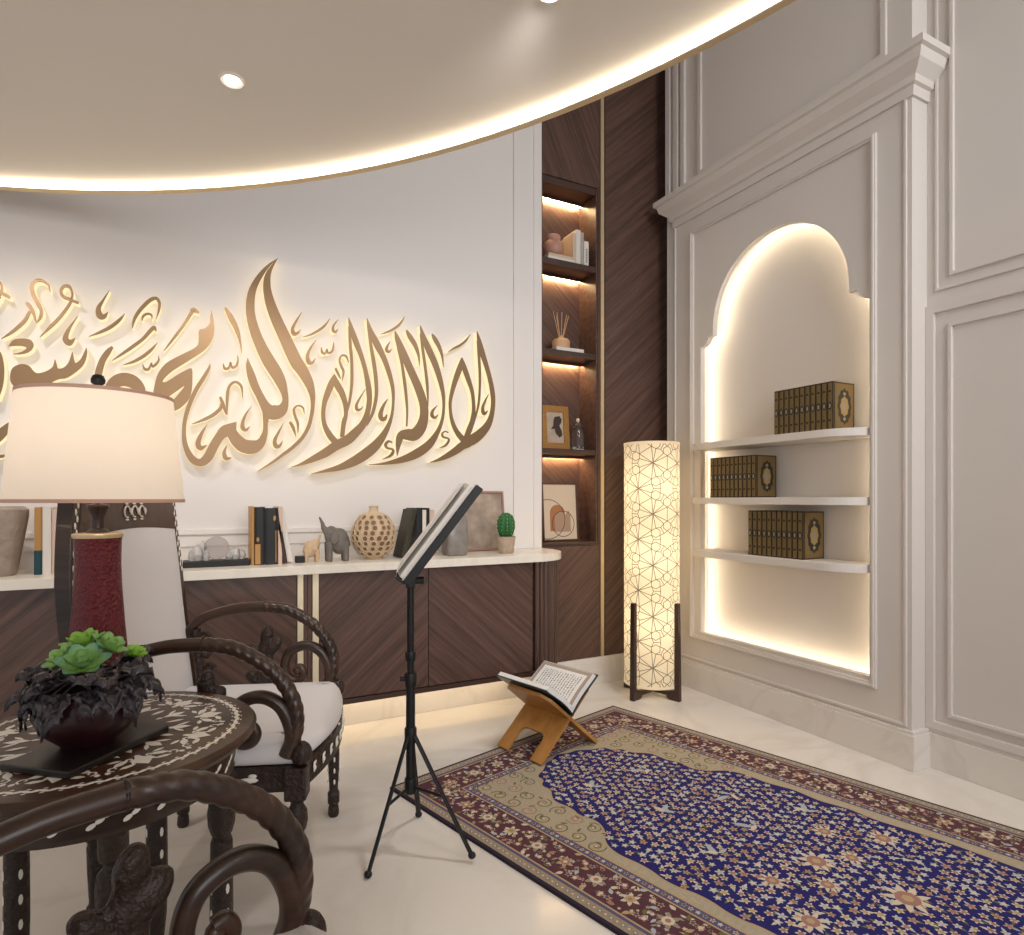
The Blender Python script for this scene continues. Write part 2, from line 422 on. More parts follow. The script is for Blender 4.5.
def book(name, w, h, t, mats, label, loc, rotz=0, tilt=0, group=None, deco=None, flat=False, cat='book'):
    """upright book: spine faces -y, thickness along x, width along y"""
    tg = thing(name, loc, label, cat, rotz, group)
    T = Matrix.Rotation(tilt, 4, 'Y') if not flat else Matrix.Rotation(pi/2, 4, 'Y') @ Matrix.Translation((0, 0, 0))
    if flat: T = Matrix(((0, 0, 1, -h/2), (0, 1, 0, 0), (-1, 0, 0, t), (0, 0, 0, 1)))
    b = MB(); c = .003
    b.box(0, c, .004, w, 0, h, 0, T); b.box(t-c, t, .004, w, 0, h, 0, T)
    sp = [(0, .006), (0, .002), (t*.2, 0), (t*.8, 0), (t, .002), (t, .006)]
    b.prism(sp, 0, h, 'XY', 0, T)
    b.build('cover', mats[0], tg)
    b = MB(); b.box(c, t-c, .006, w-.004, .003, h-.003, 0, T); b.build('pages', 'page_edge', tg)
    if deco: deco(tg, T, w, h, t)
    return tg
M['bk_white'] = plain('white_book', '#DAD3CA', .6); M['bk_grey'] = plain('grey_book', '#A8A39C', .6); M['bk_cream'] = plain('cream_book', '#CBB79F', .6)
M['bk_black'] = plain('black_book', '#121213', .45); M['bk_pink'] = plain('rose_book', '#D2B5A6', .6); M['bk_brown'] = plain('brown_book', '#3B2320', .5)
M['bk_tan'] = plain('tan_book', '#B08347', .5); M['bk_teal'] = plain('teal_cloth', '#0E3B44', .5); M['bk_olive'] = plain('olive_book', '#33301F', .5, mott=.5, mscale=40)
Z = SHT[0]; YS = YW+.04
book('book', .15, .19, .022, ['bk_white'], 'white book lying flat at the bottom under the pink jar on the top shelf', (2.01, YS-.02, Z), flat=True)
book('book', .13, .17, .022, ['bk_cream'], 'thinner cream book lying on the white book beneath the pink jar', (2.01, YS-.01, Z+.022), flat=True)
M['jar'] = plain('pink_ceramic', '#B98A78', .45, bump=.2, bscale=50)
t = thing('jar', (1.995, YW+.095, Z+.044), 'squat pink ceramic jar with a lid on the top shelf', 'jar')
b = MB(); b.lathe([(.03, 0), (.056, .015), (.066, .045), (.06, .08), (.042, .098), (.04, .1)], n=28); b.build('body', 'jar', t, smooth=60)
b = MB(); b.lathe([(.0, .099), (.042, .099), (.045, .105), (.045, .128), (.04, .135), (0, .137)], n=28); b.build('lid', 'jar', t, smooth=50)
def line_deco(tg, T, w, h, t):
    b = MB()
    for k in range(9): b.box(t*.3, t*.7, -.0008, .001, h*(.2+.06*k), h*(.225+.06*k), 0, T)
    b.build('spine_lettering', 'ink', tg)
book('book', .15, .20, .022, ['bk_cream'], 'cream book with its cover showing, leftmost upright on the top shelf', (2.105, YS, Z))
book('book', .15, .225, .034, ['bk_white'], 'tallest white book standing upright on the top shelf', (2.129, YS, Z), deco=None)
book('book', .14, .215, .022, ['bk_grey'], 'grey spined book between the two white ones on the top shelf', (2.165, YS, Z))
book('book', .13, .165, .034, ['bk_white'], 'shorter white book with dark spine lettering at the right end of the top shelf', (2.19, YS, Z), deco=line_deco)
Z = SHT[1]
book('book', .12, .20, .028, ['bk_white'], 'white book lying flat under the reed diffuser', (2.08, YS-.01, Z), flat=True)
t = thing('reed_diffuser', (2.055, YW+.1, Z+.028), 'beige reed diffuser with thin sticks on a flat white book', 'diffuser')
M['diff'] = plain('sand_ceramic', '#C9A27C', .5)
b = MB(); b.lathe([(.04, 0), (.055, .006), (.057, .05), (.045, .064), (.018, .07), (.016, .085), (.013, .085)], n=28); b.build('bottle', 'diff', t, smooth=50)
for k, (dx, dy) in enumerate([(-.05, .01), (-.035, -.01), (-.02, .02), (.008, 0), (.045, .005), (.05, -.01)]):
    b = MB(); b.tube([(dx*.05, dy*.05, .03), (dx, dy, .235-.01*(k % 3))], .0022, 6); b.build('reed', 'diff', t)
Z = SHT[2]
M['gilt'] = plain('gilt_frame', '#A87B42', .35, .5, bump=1, bscale=90)
M['photo'] = plain('faded_picture', '#B5A28E', .5, mott=.35, mscale=14)
t = thing('picture_frame', (2.03, YW+.11, Z+.006), 'ornate gilt picture frame with a winged figure on the third shelf', 'picture frame')
T = Matrix.Rotation(math.radians(-5), 4, 'X')
b = MB(); b.prism(rrect(-.10, .10, 0, .275, .006), 0, .018, 'XZ', 0, T, holes=[[(-.062, .04), (.062, .04), (.062, .235), (-.062, .235)]]); b.build('frame', 'gilt', t, bevel=.004)
b = MB(); b.box(-.064, .064, .008, .012, .038, .237, 0, T)
b.build('picture', 'photo', t)
M['winged'] = plain('dark_figure', '#3A2A26', .6)
b = MB()
b.prism([(.0, .205), (.035, .212), (.05, .19), (.045, .17), (.03, .15), (.045, .12), (.05, .09), (.03, .075), (.005, .1), (-.004, .13), (-.03, .125), (-.012, .15), (-.01, .18)], .003, .0082, 'XZ', 0, T)
b.build('figure', 'winged', t)
t = thing('glass_bell', (2.175, YW+.09, Z), 'small glass bell jar with a knob beside the gilt frame', 'glass jar')
M['glass'] = plain('clear_glass', '#FFFFFF', .05, trans=1, ior=1.3)
b = MB(); b.lathe([(.038, .0), (.036, .12), (.028, .16), (.008, .175), (.0, .176), (.0, .173), (.007, .172), (.026, .157), (.034, .12), (.036, .0)], n=28); b.build('dome', 'glass', t, smooth=60)
b = MB(); b.lathe([(0, .174), (.006, .176), (.012, .19), (.008, .202), (0, .205)], n=16); b.build('knob', 'cream_metal', t, smooth=60)
b = MB(); b.lathe([(0, 0), (.034, .0), (.034, .008), (0, .009)], n=24); b.build('base', 'bk_white', t)
Z = SHT[3]
t = thing('picture_frame', (2.06, YW+.1, Z+.006), 'framed print of two thin circles over an orange arch on the lowest shelf', 'picture frame')
T = Matrix.Rotation(math.radians(-4), 4, 'X')
M['mount'] = plain('cream_mount', '#D3BFA8', .6); M['arch_o'] = plain('terracotta', '#A8714A', .7); M['arch_t'] = plain('taupe', '#A98C74', .7)
M['walnut_frame'] = plain('walnut_frame', '#5A3A2A', .4)
b = MB(); b.prism(rrect(-.128, .128, 0, .36, .004), 0, .018, 'XZ', 0, T, holes=[[(-.12, .008), (.12, .008), (.12, .352), (-.12, .352)]]); b.build('frame', 'walnut_frame', t)
b = MB(); b.box(-.121, .121, .006, .012, .007, .353, 0, T)
def ring(b, cx, cz, r, w, y, m, T):
    o = [(cx+r*math.cos(a), cz+r*math.sin(a)) for a in [2*pi*i/48 for i in range(48)]]; i_ = [(cx+(r-w)*math.cos(a), cz+(r-w)*math.sin(a)) for a in [2*pi*i/48 for i in range(48)]]
    def cl(p): return (max(-.119, min(.119, p[0])), max(.009, min(.35, p[1])))
    for k in range(48):
        q = [cl(o[k]), cl(o[(k+1) % 48]), cl(i_[(k+1) % 48]), cl(i_[k])]
        b.add([T @ Vector((p[0], y, p[1])) for p in q], [(0, 1, 2, 3)], m)
b.flat([(-.075, .06), (.035, .06)]+arc(-.02, .17, .055, 0, 180, 16), .0055, 'XZ', 1, T)
b.flat([(-.04, .055), (.075, .055), (.075, .16), (.06, .19), (.045, .17)]+arc(.0, .14, .04, 30, 180, 10), .0052, 'XZ', 2, T)
ring(b, -.09, .135, .125, .004, .0048, 3, T); ring(b, .02, .105, .082, .004, .0044, 3, T)
b.build('print', ['mount', 'arch_o', 'arch_t', 'winged'], t)

# ------------------------------------------------------------------ console: cabinets and worktop
YC = 2.83
CZ0, CZ1 = .225, .822
def fluted_outline(off=0):
    return [(1.60, YC+off)]+[(1.60+(.235-off)*math.sin(a), YC+.24-(.24-off)*math.cos(a)) for a in [pi/2*i/14 for i in range(1, 15)]]+[(1.835-off, YW-.022)]
b = MB(); o = [(-1.6, YC-.03), (1.605, YC-.03)]+[(1.605+.255*math.sin(a), YC+.23-.26*math.cos(a)) for a in [pi/2*i/16 for i in range(1, 17)]]+[(1.85, YW-.001), (-1.6, YW-.001)]
b.prism(o, CZ1, .86)
tag(b.build('worktop', 'stone', bevel=.012, seg=3), 'long cream stone worktop with a rounded right end along the white wall', 'countertop')
def cabinet(x0, x1, label):
    t = thing('console_cabinet', (0, 0, 0), label, 'cabinet')
    return t
cl = thing('console_cabinet', (-.6, YC, CZ0), 'wall hung walnut cabinet left of the pale vertical pulls', 'cabinet')
crt = thing('console_cabinet', (1.1, YC, CZ0), 'wall hung walnut cabinet with two doors and a fluted rounded end', 'cabinet')
def part(t, name, mats, fn, **k):
    b = MB(); fn(b); o = b.build(name, mats, t, **k); o.location = -Vector(t.location); return o
part(cl, 'body', 'wood_h', lambda b: b.box(-1.6, .455, YC+.02, YW-.022, CZ0, CZ1))
part(cl, 'base_rail', 'wood_h', lambda b: b.box(-1.6, .455, YC-.006, YC+.02, CZ0, CZ0+.022))
for x0, x1, mt in ((-1.6, -.82, 'wood_dn'), (-.815, -.2, 'wood_up'), (-.195, .41, 'wood_dn')):
    d = part(cl, 'door', mt, lambda b: b.box(x0, x1, YC, YC+.019, CZ0+.025, CZ1-.002), bevel=.0015)
    if x1 > .4: 
        h = MB(); h.box(.413, .437, YC-.008, YC+.019, CZ0+.025, CZ1-.002); h.build('pull', 'cream_metal', d)
part(cl, 'end_strip', 'wood_v', lambda b: b.box(.440, .455, YC, YC+.019, CZ0+.025, CZ1-.002))
def body_r(b):
    b.prism([(.457, YC+.02), (1.60, YC+.02)]+fluted_outline(.02)[1:]+[(1.815, YW-.022), (.457, YW-.022)], CZ0, CZ1)
part(crt, 'body', 'wood_h', body_r)
part(crt, 'base_rail', 'wood_h', lambda b: b.prism([(.457, YC-.006), (1.60, YC-.006)]+fluted_outline(-.006)[1:]+[(1.80, YW-.022), (1.80, YC+.4), (1.59, YC+.021), (.457, YC+.021)], CZ0, CZ0+.022))
part(crt, 'end_strip', 'wood_v', lambda b: b.box(.457, .474, YC, YC+.019, CZ0+.025, CZ1-.002))
for x0, x1, mt in ((.505, 1.0135, 'wood_up'), (1.0165, 1.588, 'wood_dn')):
    d = part(crt, 'door', mt, lambda b: b.box(x0, x1, YC, YC+.019, CZ0+.025, CZ1-.002), bevel=.0015)
    if x0 < .6:
        h = MB(); h.box(.4765, .502, YC-.008, YC+.019, CZ0+.025, CZ1-.002); h.build('pull', 'cream_metal', d)
def flutes(b):
    L = fluted_outline(0); pts = cr(L, 3)
    d = [0]
    for i in range(1, len(pts)): d.append(d[-1]+math.hypot(pts[i][0]-pts[i-1][0], pts[i][1]-pts[i-1][1]))
    def at(s):
        for i in range(1, len(pts)):
            if d[i] >= s: f = (s-d[i-1])/(d[i]-d[i-1]); return (pts[i-1][0]+f*(pts[i][0]-pts[i-1][0]), pts[i-1][1]+f*(pts[i][1]-pts[i-1][1]))
        return pts[-1]
    s = 0
    while s < d[-1]-.02:
        p = at(s+.013); b.lathe([(.0135, CZ0+.025), (.0135, CZ1-.002)], (p[0]-.0+.004, p[1]+.006, 0), 12); s += .0285
part(crt, 'fluted_end', 'wood_v', flutes, smooth=40)
part(crt, 'light_baffle', 'black_matte', lambda b: b.box(.457, 1.7, 3.035, 3.045, .155, CZ0))
part(crt, 'light_strip', 'led_floor', lambda b: b.box(.457, 1.66, 3.085, 3.105, .213, CZ0-.001))
part(cl, 'light_baffle', 'black_matte', lambda b: b.box(-1.6, .455, 3.035, 3.045, .155, CZ0))
part(cl, 'light_strip', 'led_floor', lambda b: b.box(-1.6, .455, 3.085, 3.105, .213, CZ0-.001))

# ------------------------------------------------------------------ calligraphy on the back wall
YL = 3.142   # plane of the front faces
sign = thing('calligraphy_lettering', (.4, YL, 1.7), 'large gold Arabic calligraphy glowing on the white wall', 'wall lettering')
CR = {1: (430, 320, 5.85), 2: (370, 310, 5.5), 3: (300, 310, 5.5), 4: (230, 250, 8.5), 5: (230, 350, 7.19), 6: (150, 290, 4.92), 7: (90, 280, 7.79), 8: (0, 270, 7.19)}
LK = [0]
def letter(k, strokes=(), polys=()):
    """gold face on a glowing body that stands off the wall"""
    x0, y0, s = CR[k]; b = MB()
    def P(x, y):
        q = on_wall(x0+x/s, y0+y/s, YL); return (q[0]-.4, q[2]-1.7)
    LK[0] = (LK[0]+1) % 7
    for si, st in enumerate(strokes):
        q = cr(st, 6); L = []; R_ = []; f0 = -.0006*(si+LK[0]*.12)-.0002
        for i, (x, y, w) in enumerate(q):
            a = q[max(i-1, 0)]; c = q[min(i+1, len(q)-1)]
            dx, dy = c[0]-a[0], c[1]-a[1]; l = math.hypot(dx, dy) or 1; w = max(w, 1.5)
            nx, ny = -dy/l*w/2, dx/l*w/2
            L.append(P(x+nx, y+ny)); R_.append(P(x-nx, y-ny))
        n = len(L); D1 = .005; D2 = YW-YL-.002
        lv = [[(p[0], yy, p[1]) for p in L+R_] for yy in (f0, D1, D1, D2)]
        vs = lv[0]+lv[1]+lv[2]+lv[3]; W2 = 2*n
        def sd(A, B): return [(A+i, B+i, B+i+1, A+i+1) for i in range(n-1)]+[(A+n+i, A+n+i+1, B+n+i+1, B+n+i) for i in range(n-1)]+[(A, A+n, B+n, B), (A+n-1, B+n-1, B+2*n-1, A+2*n-1)]
        b.add(vs, [(i, i+1, n+i+1, n+i) for i in range(n-1)]+sd(0, W2), 0)
        b.f += [tuple(v+len(b.v)-8*n for v in f) for f in sd(2*W2, 3*W2)]; b.m += [1]*(len(b.f)-len(b.m))
    for pl in polys:
        q = cr(list(pl)+[pl[0]], 4)[:-1]; q = [P(x, y) for x, y in q]
        b.prism(q, -.0002-.0003*LK[0]*.2, .005, 'XZ', 0); b.prism(q, .0055, YW-YL-.002, 'XZ', 1)
    o = b.build('letter', ['gold', 'led_letter'], sign)
    return o
letter(1, [[(276,66,3),(288,120,22),(302,180,32),(325,250,26),(348,330,24),(366,420,26),(370,490,24),(360,560,28),(335,620,42),(290,670,56),(240,705,60),(205,712,40)],
 [(280,120,10),(286,200,14),(292,300,14),(292,400,12),(285,490,12),(268,560,10),(240,640,16),(215,700,20)],
 [(186,220,4),(176,275,30),(155,335,30),(135,400,24),(120,470,18),(120,530,16),(130,590,20),(155,650,26),(195,700,34),(215,712,30)],
 [(188,222,4),(200,275,26),(222,340,26),(245,410,20),(254,470,18),(256,530,20),(248,590,26),(228,640,26),(205,700,24)],
 [(260,690,40),(225,718,50),(190,735,48),(150,765,42),(100,795,32),(50,818,18),(0,833,3)]])
letter(1, [[(106,187,3),(140,166,12),(180,145,14),(210,120,12),(237,83,3)]])
letter(1, [[(343,435,3),(325,470,10),(310,510,16),(312,540,20),(322,548,16),(338,530,5)]])
letter(1, [[(108,660,6),(90,652,8),(72,664,10),(78,684,11),(108,694,10),(108,712,13),(88,736,12),(56,747,3)]])
letter(2, [[(277,85,4),(295,150,26),(325,220,34),(360,300,32),(388,390,26),(404,470,18),(406,540,14),(396,610,16),(370,675,26),(325,740,44),(265,785,50),(200,815,40),(130,835,26),(60,847,12),(-5,850,3)],
 [(280,130,10),(290,210,14),(305,320,14),(316,420,14),(320,532,2)]])
letter(2, [[(138,115,4),(152,160,26),(180,230,38),(215,310,40),(255,400,42),(282,470,44),(297,530,44),(297,590,48),(280,645,60),(245,685,66),(205,685,60),(172,690,44),(157,735,30),(150,802,3)],
 [(140,120,6),(155,200,14),(175,290,14),(190,390,16),(200,480,14),(205,560,10),(202,640,8)]])
letter(2, [[(200,110,8),(220,145,24),(250,195,22),(268,250,12),(273,305,2)]])
letter(2, [[(342,132,8),(358,160,22),(380,200,20),(397,250,12),(405,315,2)]])
letter(2, [[(60,133,3),(110,115,12),(150,90,14),(175,62,10),(189,36,3)]])
letter(2, [[(112,172,3),(95,200,12),(92,220,16),(105,230,12),(118,215,4)]])
letter(2, [[(98,490,3),(75,530,12),(62,570,18),(65,600,22),(85,600,12),(95,575,4)]])
letter(2, [[(370,525,3),(345,555,14),(342,580,18),(358,592,14),(375,575,4)]])
letter(2, [[(120,725,6),(100,720,8),(84,736,10),(92,757,11),(124,766,10),(124,785,13),(104,806,12),(70,820,3)]])
letter(3, [[(369,46,4),(388,115,26),(425,190,36),(462,265,28),(492,350,24),(512,440,18),(512,530,14),(500,600,18),(470,670,32),(425,735,50),(370,785,58),(300,830,52),(220,865,34),(140,885,18),(60,902,3)],
 [(375,90,10),(390,190,16),(405,280,20),(418,380,20),(420,470,18),(405,550,18),(385,600,14),(368,638,3)]])
letter(3, [[(268,42,4),(285,110,26),(310,180,30),(340,260,24),(362,340,24),(378,430,30),(382,500,28),(370,570,30),(345,630,40),(300,680,50),(260,715,54),(200,745,52),(140,785,48),(70,820,34),(0,850,14),(-48,864,3)],
 [(272,90,12),(277,190,16),(285,290,16),(285,400,16),(275,490,14),(258,560,12),(240,610,18),(232,690,22)],
 [(188,352,4),(175,400,34),(155,450,34),(135,510,26),(128,570,22),(135,630,24),(165,690,34),(200,730,34)],
 [(188,352,4),(205,410,34),(232,460,32),(250,520,26),(252,580,20),(240,640,20),(232,700,24)]])
letter(3, [[(16,149,3),(70,130,12),(120,100,14),(145,75,10),(164,46,3)]])
letter(3, [[(210,52,3),(185,85,12),(182,110,14),(195,120,12),(208,105,4)]])
letter(3, [[(90,165,3),(60,205,12),(42,250,18),(48,285,24),(68,290,16),(85,265,4)]])
letter(3, [[(118,205,6),(122,232,12),(140,238,10),(148,215,6),(154,235,12),(174,230,12),(184,205,10),(185,178,3)]])
letter(3, [[(268,290,3),(255,255,10),(230,250,10),(218,275,10),(228,310,12),(240,340,12),(232,390,3)], [(195,320,10),(210,350,12),(224,378,4)]])
letter(3, [[(360,435,3),(335,475,8),(312,520,14),(315,548,16),(335,545,10),(345,530,3)]])
letter(3, [[(480,490,3),(455,530,12),(440,575,18),(450,600,20),(470,590,12),(475,575,3)]])
letter(3, [[(508,730,6),(490,725,8),(474,741,10),(482,760,11),(512,768,10),(512,787,13),(494,805,12),(460,818,3)]])
def c4(p): return ((p[0]/8.5)*7.19, (p[1]/8.5+250-350)*7.19, p[2]/8.5*7.19)   # upper crop into the lower crop's frame
letter(5, [[c4(p) for p in [(400,75,4),(330,130,24),(255,220,46),(195,330,62),(173,440,72),(178,560,76),(215,700,84),(265,820,92),(325,935,105)]]+
 [(330,160,88),(368,235,74),(392,310,50),(398,370,46),(375,425,80),(330,448,104),(285,440,100),(252,400,70),(215,330,56),(180,260,58),(152,180,56),(133,110,34),(127,58,4)],
 [(262,440,60),(256,530,34),(250,600,40),(220,668,66),(165,697,98),(100,690,98),(50,650,90),(15,600,78),(-22,548,82)],
 [c4(p) for p in [(408,68,4),(355,145,26),(325,205,46),(314,270,60),(318,350,68),(345,460,82),(395,590,92),(460,730,98),(555,935,106)]]+
 [(515,140,84),(565,230,66),(590,310,44),(596,380,30),(588,460,26),(565,550,26),(520,630,26),(450,700,26),(380,752,22),(300,810,16),(200,870,3)]])
letter(5, [[(157,400,3),(115,460,14),(92,520,24),(92,560,32),(115,575,22),(142,548,4)]])
letter(5, [[(385,525,3),(350,590,16),(322,650,26),(330,690,32),(355,690,22),(380,653,4)]])
letter(5, [[(535,458,3),(525,415,12),(490,400,12),(460,425,16),(470,480,18),(488,530,18),(488,595,4)], [(430,515,18),(455,560,22),(474,622,4)]])
letter(4, [[(611,526,3),(565,600,18),(532,670,28),(545,712,34),(575,705,22),(600,675,4)]])
letter(6, [[(425,690,84),(392,690,66),(365,698,58),(340,725,46),(315,765,46),(283,825,46),(245,850,38),(202,825,34),(172,755,24),(168,670,20),(185,590,22),(222,500,22),(265,430,20),(290,385,14),(295,362,3)]])
letter(6, [[(370,86,10),(395,130,26),(425,190,24),(443,250,12),(451,310,2)]])
letter(6, [[(360,362,6),(368,386,12),(388,382,12),(396,355,6),(404,380,12),(425,372,12),(433,345,8),(431,322,3)]])
letter(6, [[(455,530,3),(450,475,12),(420,452,12),(390,475,14),(380,530,16),(378,612,6)], [(345,525,12),(360,565,18),(376,616,4)], [(206,660,3),(260,640,14),(310,615,18),(345,585,18),(352,560,14)]])
letter(6, [[(281,662,3),(252,710,18),(236,755,26),(250,778,24),(280,763,4)]])
letter(6, [[(378,765,3),(365,800,18),(374,828,22),(400,826,4)]])
letter(6, [[(68,300,3),(110,245,12),(160,180,14),(200,118,18),(214,98,24),(242,112,8)]])
letter(6, [], [[(302,98),(314,150),(316,205),(300,255),(262,300),(190,348),(115,395),(75,430),(62,450),(80,452),(130,420),(175,395),(205,386),(209,430),(206,490),(190,540),(150,580),(118,598),(80,640),(70,600),(112,545),(150,500),(168,472),(120,505),(70,535),(20,520),(22,470),(40,410),(80,360),(140,325),(210,290),(236,268),(240,235),(242,198),(270,188),(292,165),(297,130)]])
letter(7, [[(152,78,3),(100,160,18),(66,220,38),(75,275,52),(110,283,36),(140,248,4)]])
letter(7, [[(-10,440,3),(80,405,22),(160,365,28),(230,310,24),(270,262,3)]])
letter(7, [[(515,305,3),(538,230,18),(540,175,24),(515,142,24),(470,155,30),(415,205,30),(370,260,28),(342,315,22),(330,375,6)], [(482,305,4),(480,275,14),(450,262,16),(415,280,18),(405,315,8)]])
letter(7, [[(172,628,3),(250,575,20),(330,520,26),(410,460,26),(465,400,30),(500,370,30),(515,400,8)]])
letter(7, [[(256,662,3),(340,635,20),(420,590,26),(480,540,22),(526,488,3)]])
letter(7, [[(410,655,6),(425,692,20),(458,692,20),(478,645,8),(485,672,18),(512,658,20),(535,625,16),(532,588,3)]])
letter(7, [[(175,520,20),(140,560,44),(100,620,50),(75,690,56),(60,760,56),(50,840,50)]])
letter(7, [[(130,900,60),(165,830,90),(215,785,100),(280,775,104),(345,800,100),(390,850,80),(405,920,60)]])
letter(8, [[(-45,170,14),(-35,100,20),(-5,85,16),(14,130,18),(-5,185,22)], [(5,160,20),(35,178,24),(70,197,20)], [(0,190,16),(-50,260,20)]])
letter(8, [[(361,158,3),(345,105,16),(300,75,20),(255,78,24),(228,115,28),(240,180,30),(272,240,32),(296,290,26),(290,340,22),(262,380,4)], [(185,235,14),(205,250,28),(235,300,26),(262,378,4)], [(215,295,22),(180,360,26),(130,410,26),(80,450,20),(10,494,3)]])
letter(8, [[(512,215,16),(520,170,16),(500,122,22),(462,115,22),(438,150,22),(455,190,22),(505,212,22),(565,238,16)], [(520,210,18),(480,275,22),(420,350,24),(360,410,22),(286,482,3)]])
letter(8, [[(558,332,3),(510,400,16),(478,460,32),(472,500,44),(502,522,42),(542,488,3)]])
letter(8, [], [[(60,550),(90,505),(150,492),(215,500),(240,530),(235,560),(205,590),(150,605),(90,605),(150,590),(188,565),(170,548),(110,545)]])
letter(8, [], [[(115,850),(85,820),(72,780),(80,720),(110,690),(160,675),(210,690),(240,725),(270,742),(320,732),(370,705),(385,680),(395,642),(408,680),(418,708),(460,700),(495,660),(520,588),(532,640),(545,668),(580,640),(605,590),(622,558),(625,610),(600,680),(550,730),(480,775),(420,785),(370,810),(340,840),(325,900),(130,905)]])
letter(8, [[(-70,540,30),(-20,600,50),(0,680,54),(2,760,54),(-10,840,54),(-40,930,50)]])
letter(8, [[(100,1085,4),(70,1110,36),(20,1165,70),(-60,1230,90)], [(75,1325,12),(40,1335,20),(-60,1350,28)]])

# ------------------------------------------------------------------ objects on the worktop
ZT = .86
def counter_x(px, Y=3.0): return on_wall(px, 560, Y)[0]
M['rough_stone'] = plain('rough_grey_stone', '#A39588', .85, bump=.8, bscale=30, mott=.35, mscale=18)
t = thing('vase', (-.655, 2.98, ZT), 'tapered rough grey stone vase at the left edge of the worktop', 'vase')
b = MB(); b.lathe([(0, 0), (.058, 0), (.065, .01), (.098, .22), (.1, .25), (.085, .262), (.06, .262), (.05, .24), (0, .23)], n=32, rf=lambda a, z: 1+.02*math.sin(7*a+z*30)); b.build('body', 'rough_stone', t, smooth=50)
def two_tone(tg, T, w, h, t_):
    b = MB(); b.prism([(-.001, .01), (-.001, .001), (t_*.2, -.0012), (t_*.8, -.0012), (t_+.001, .001), (t_+.001, .01)], 0, h*.36, 'XY', 0, T); b.build('spine_band', 'bk_teal', tg)
book('book', .17, .258, .023, ['bk_tan'], 'tan book with a dark teal lower spine right of the stone vase', (-.530, 2.94, ZT), deco=two_tone)
book('book', .17, .258, .028, ['bk_white'], 'white upright book between the tan book and a rose one', (-.505, 2.94, ZT))
book('book', .17, .25, .03, ['bk_pink'], 'rose coloured upright book half hidden by the chair back', (-.475, 2.94, ZT))
# glass sculpture
M['dark_glass'] = plain('smoky_glass', '#D9D2D0', .08, trans=.85, ior=1.45)
M['crystal'] = plain('crystal', '#EDEBEA', .12, trans=.6, ior=1.5, bump=.6, bscale=60)
t = thing('glass_sculpture', (.10, 2.98, ZT), 'clear glass disc sculpture with crystals on a black base', 'sculpture')
b = MB(); b.box(-.13, .13, -.05, .05, 0, .026); b.build('base', 'black_matte', t, bevel=.003)
b = MB(); b.lathe([(0, -.012), (.044, -.012), (.05, -.006), (.05, .006), (.044, .012), (0, .012)], T=Matrix.Translation((.0, 0, .078)) @ Matrix.Rotation(pi/2, 4, 'X'), n=40); b.build('disc', 'dark_glass', t, smooth=40)
for x, y, r, h in ((-.075, 0, .028, .07), (-.055, .01, .02, .085), (-.095, -.005, .018, .05), (-.04, -.015, .014, .05), (.07, 0, .03, .055), (.095, .01, .024, .045), (.05, -.01, .02, .04)):
    b = MB(); b.lathe([(r*.7, 0), (r, h*.35), (r*.75, h*.78), (0, h)], (x, y, .026), 7); b.build('crystal', 'crystal', t)
# books centre-left
def gold_art(tg, T, w, h, t_):
    b = MB(); b.box(.001, t_*.55, -.0015, .001, 0.004, h*.36, 0, T); b.ell((t_*.3, -.001, h*.44), (.006, .001, .01), T=T); b.build('spine_art', 'bk_tan', tg)
def gold_line(tg, T, w, h, t_):
    b = MB(); b.box(t_*.82, t_*.88, -.0015, .001, .01, h*.6, 0, T); b.ell((t_*.75, -.001, h*.82), (.006, .001, .012), T=T); b.build('spine_art', 'bk_tan', tg)
book('book', .17, .257, .012, ['bk_tan'], 'thin tan book at the left of the black books', (.236, 2.93, ZT))
book('book', .17, .255, .042, ['bk_black'], 'thick black book with a tan block low on its spine', (.249, 2.925, ZT), deco=gold_art)
book('book', .17, .25, .052, ['bk_black'], 'thick black book with a thin gold line, right of the one with the tan block', (.292, 2.925, ZT), deco=gold_line)
book('book', .17, .256, .018, ['bk_pink'], 'slim rose book upright against the black books', (.3455, 2.93, ZT))
book('book', .17, .245, .016, ['bk_brown'], 'dark brown book leaning on the rose book', (.369, 2.93, ZT+.004), tilt=math.radians(-9))
book('book', .17, .245, .022, ['bk_white'], 'white book leaning on the dark brown book', (.3875, 2.94, ZT+.005), tilt=math.radians(-9))
b = MB(); b.box(-.02, .02, -.02, .02, 0, .03); 
tag(b.build('bookend', 'black_matte', loc=(.443, 2.96, ZT), bevel=.003), 'small black block at the foot of the leaning white book', 'bookend')
# elephants
M['ele_grey'] = plain('grey_carved_wood', '#6F6862', .6, bump=.4, bscale=60, mott=.2, mscale=30)
M['ele_beige'] = plain('beige_carved_wood', '#C6A988', .6, bump=.3, bscale=60, mott=.2, mscale=30)
def elephant(x, s, mt, label, trunk):
    t = thing('elephant_figurine', (x, 2.96, ZT), label, 'figurine')
    b = MB()
    b.ell((.022, 0, .082), (.048, .036, .056)); b.ell((-.018, 0, .108), (.034, .028, .040)); b.ell((.0, 0, .09), (.042, .033, .05))
    for lx in (-.03, .05):
        for ly in (-.016, .016): b.tube([(lx, ly, .08), (lx, ly, .0)], [.018, .015], 10)
    q = cr(trunk, 5); n = len(q)
    b.tube([(p[0], 0, p[1]) for p in q], [.022*(1-i/n)**1.3+.0042 for i in range(n)], 10)
    b.tube([(.066, 0, .1), (.076, 0, .06)], .004, 6)
    o = b.build('body', mt, t, remesh=.0035); 
    for sy in (-1, 1):
        e = MB(); e.ell((0, 0, 0), (.022, .005, .03), n=12); eo = e.build('ear', mt, t, smooth=180); eo.location = (-.006, sy*.031, .1); eo.rotation_euler = (sy*.15, .3, 0)
    t.scale = (s*.84, s, s); return t
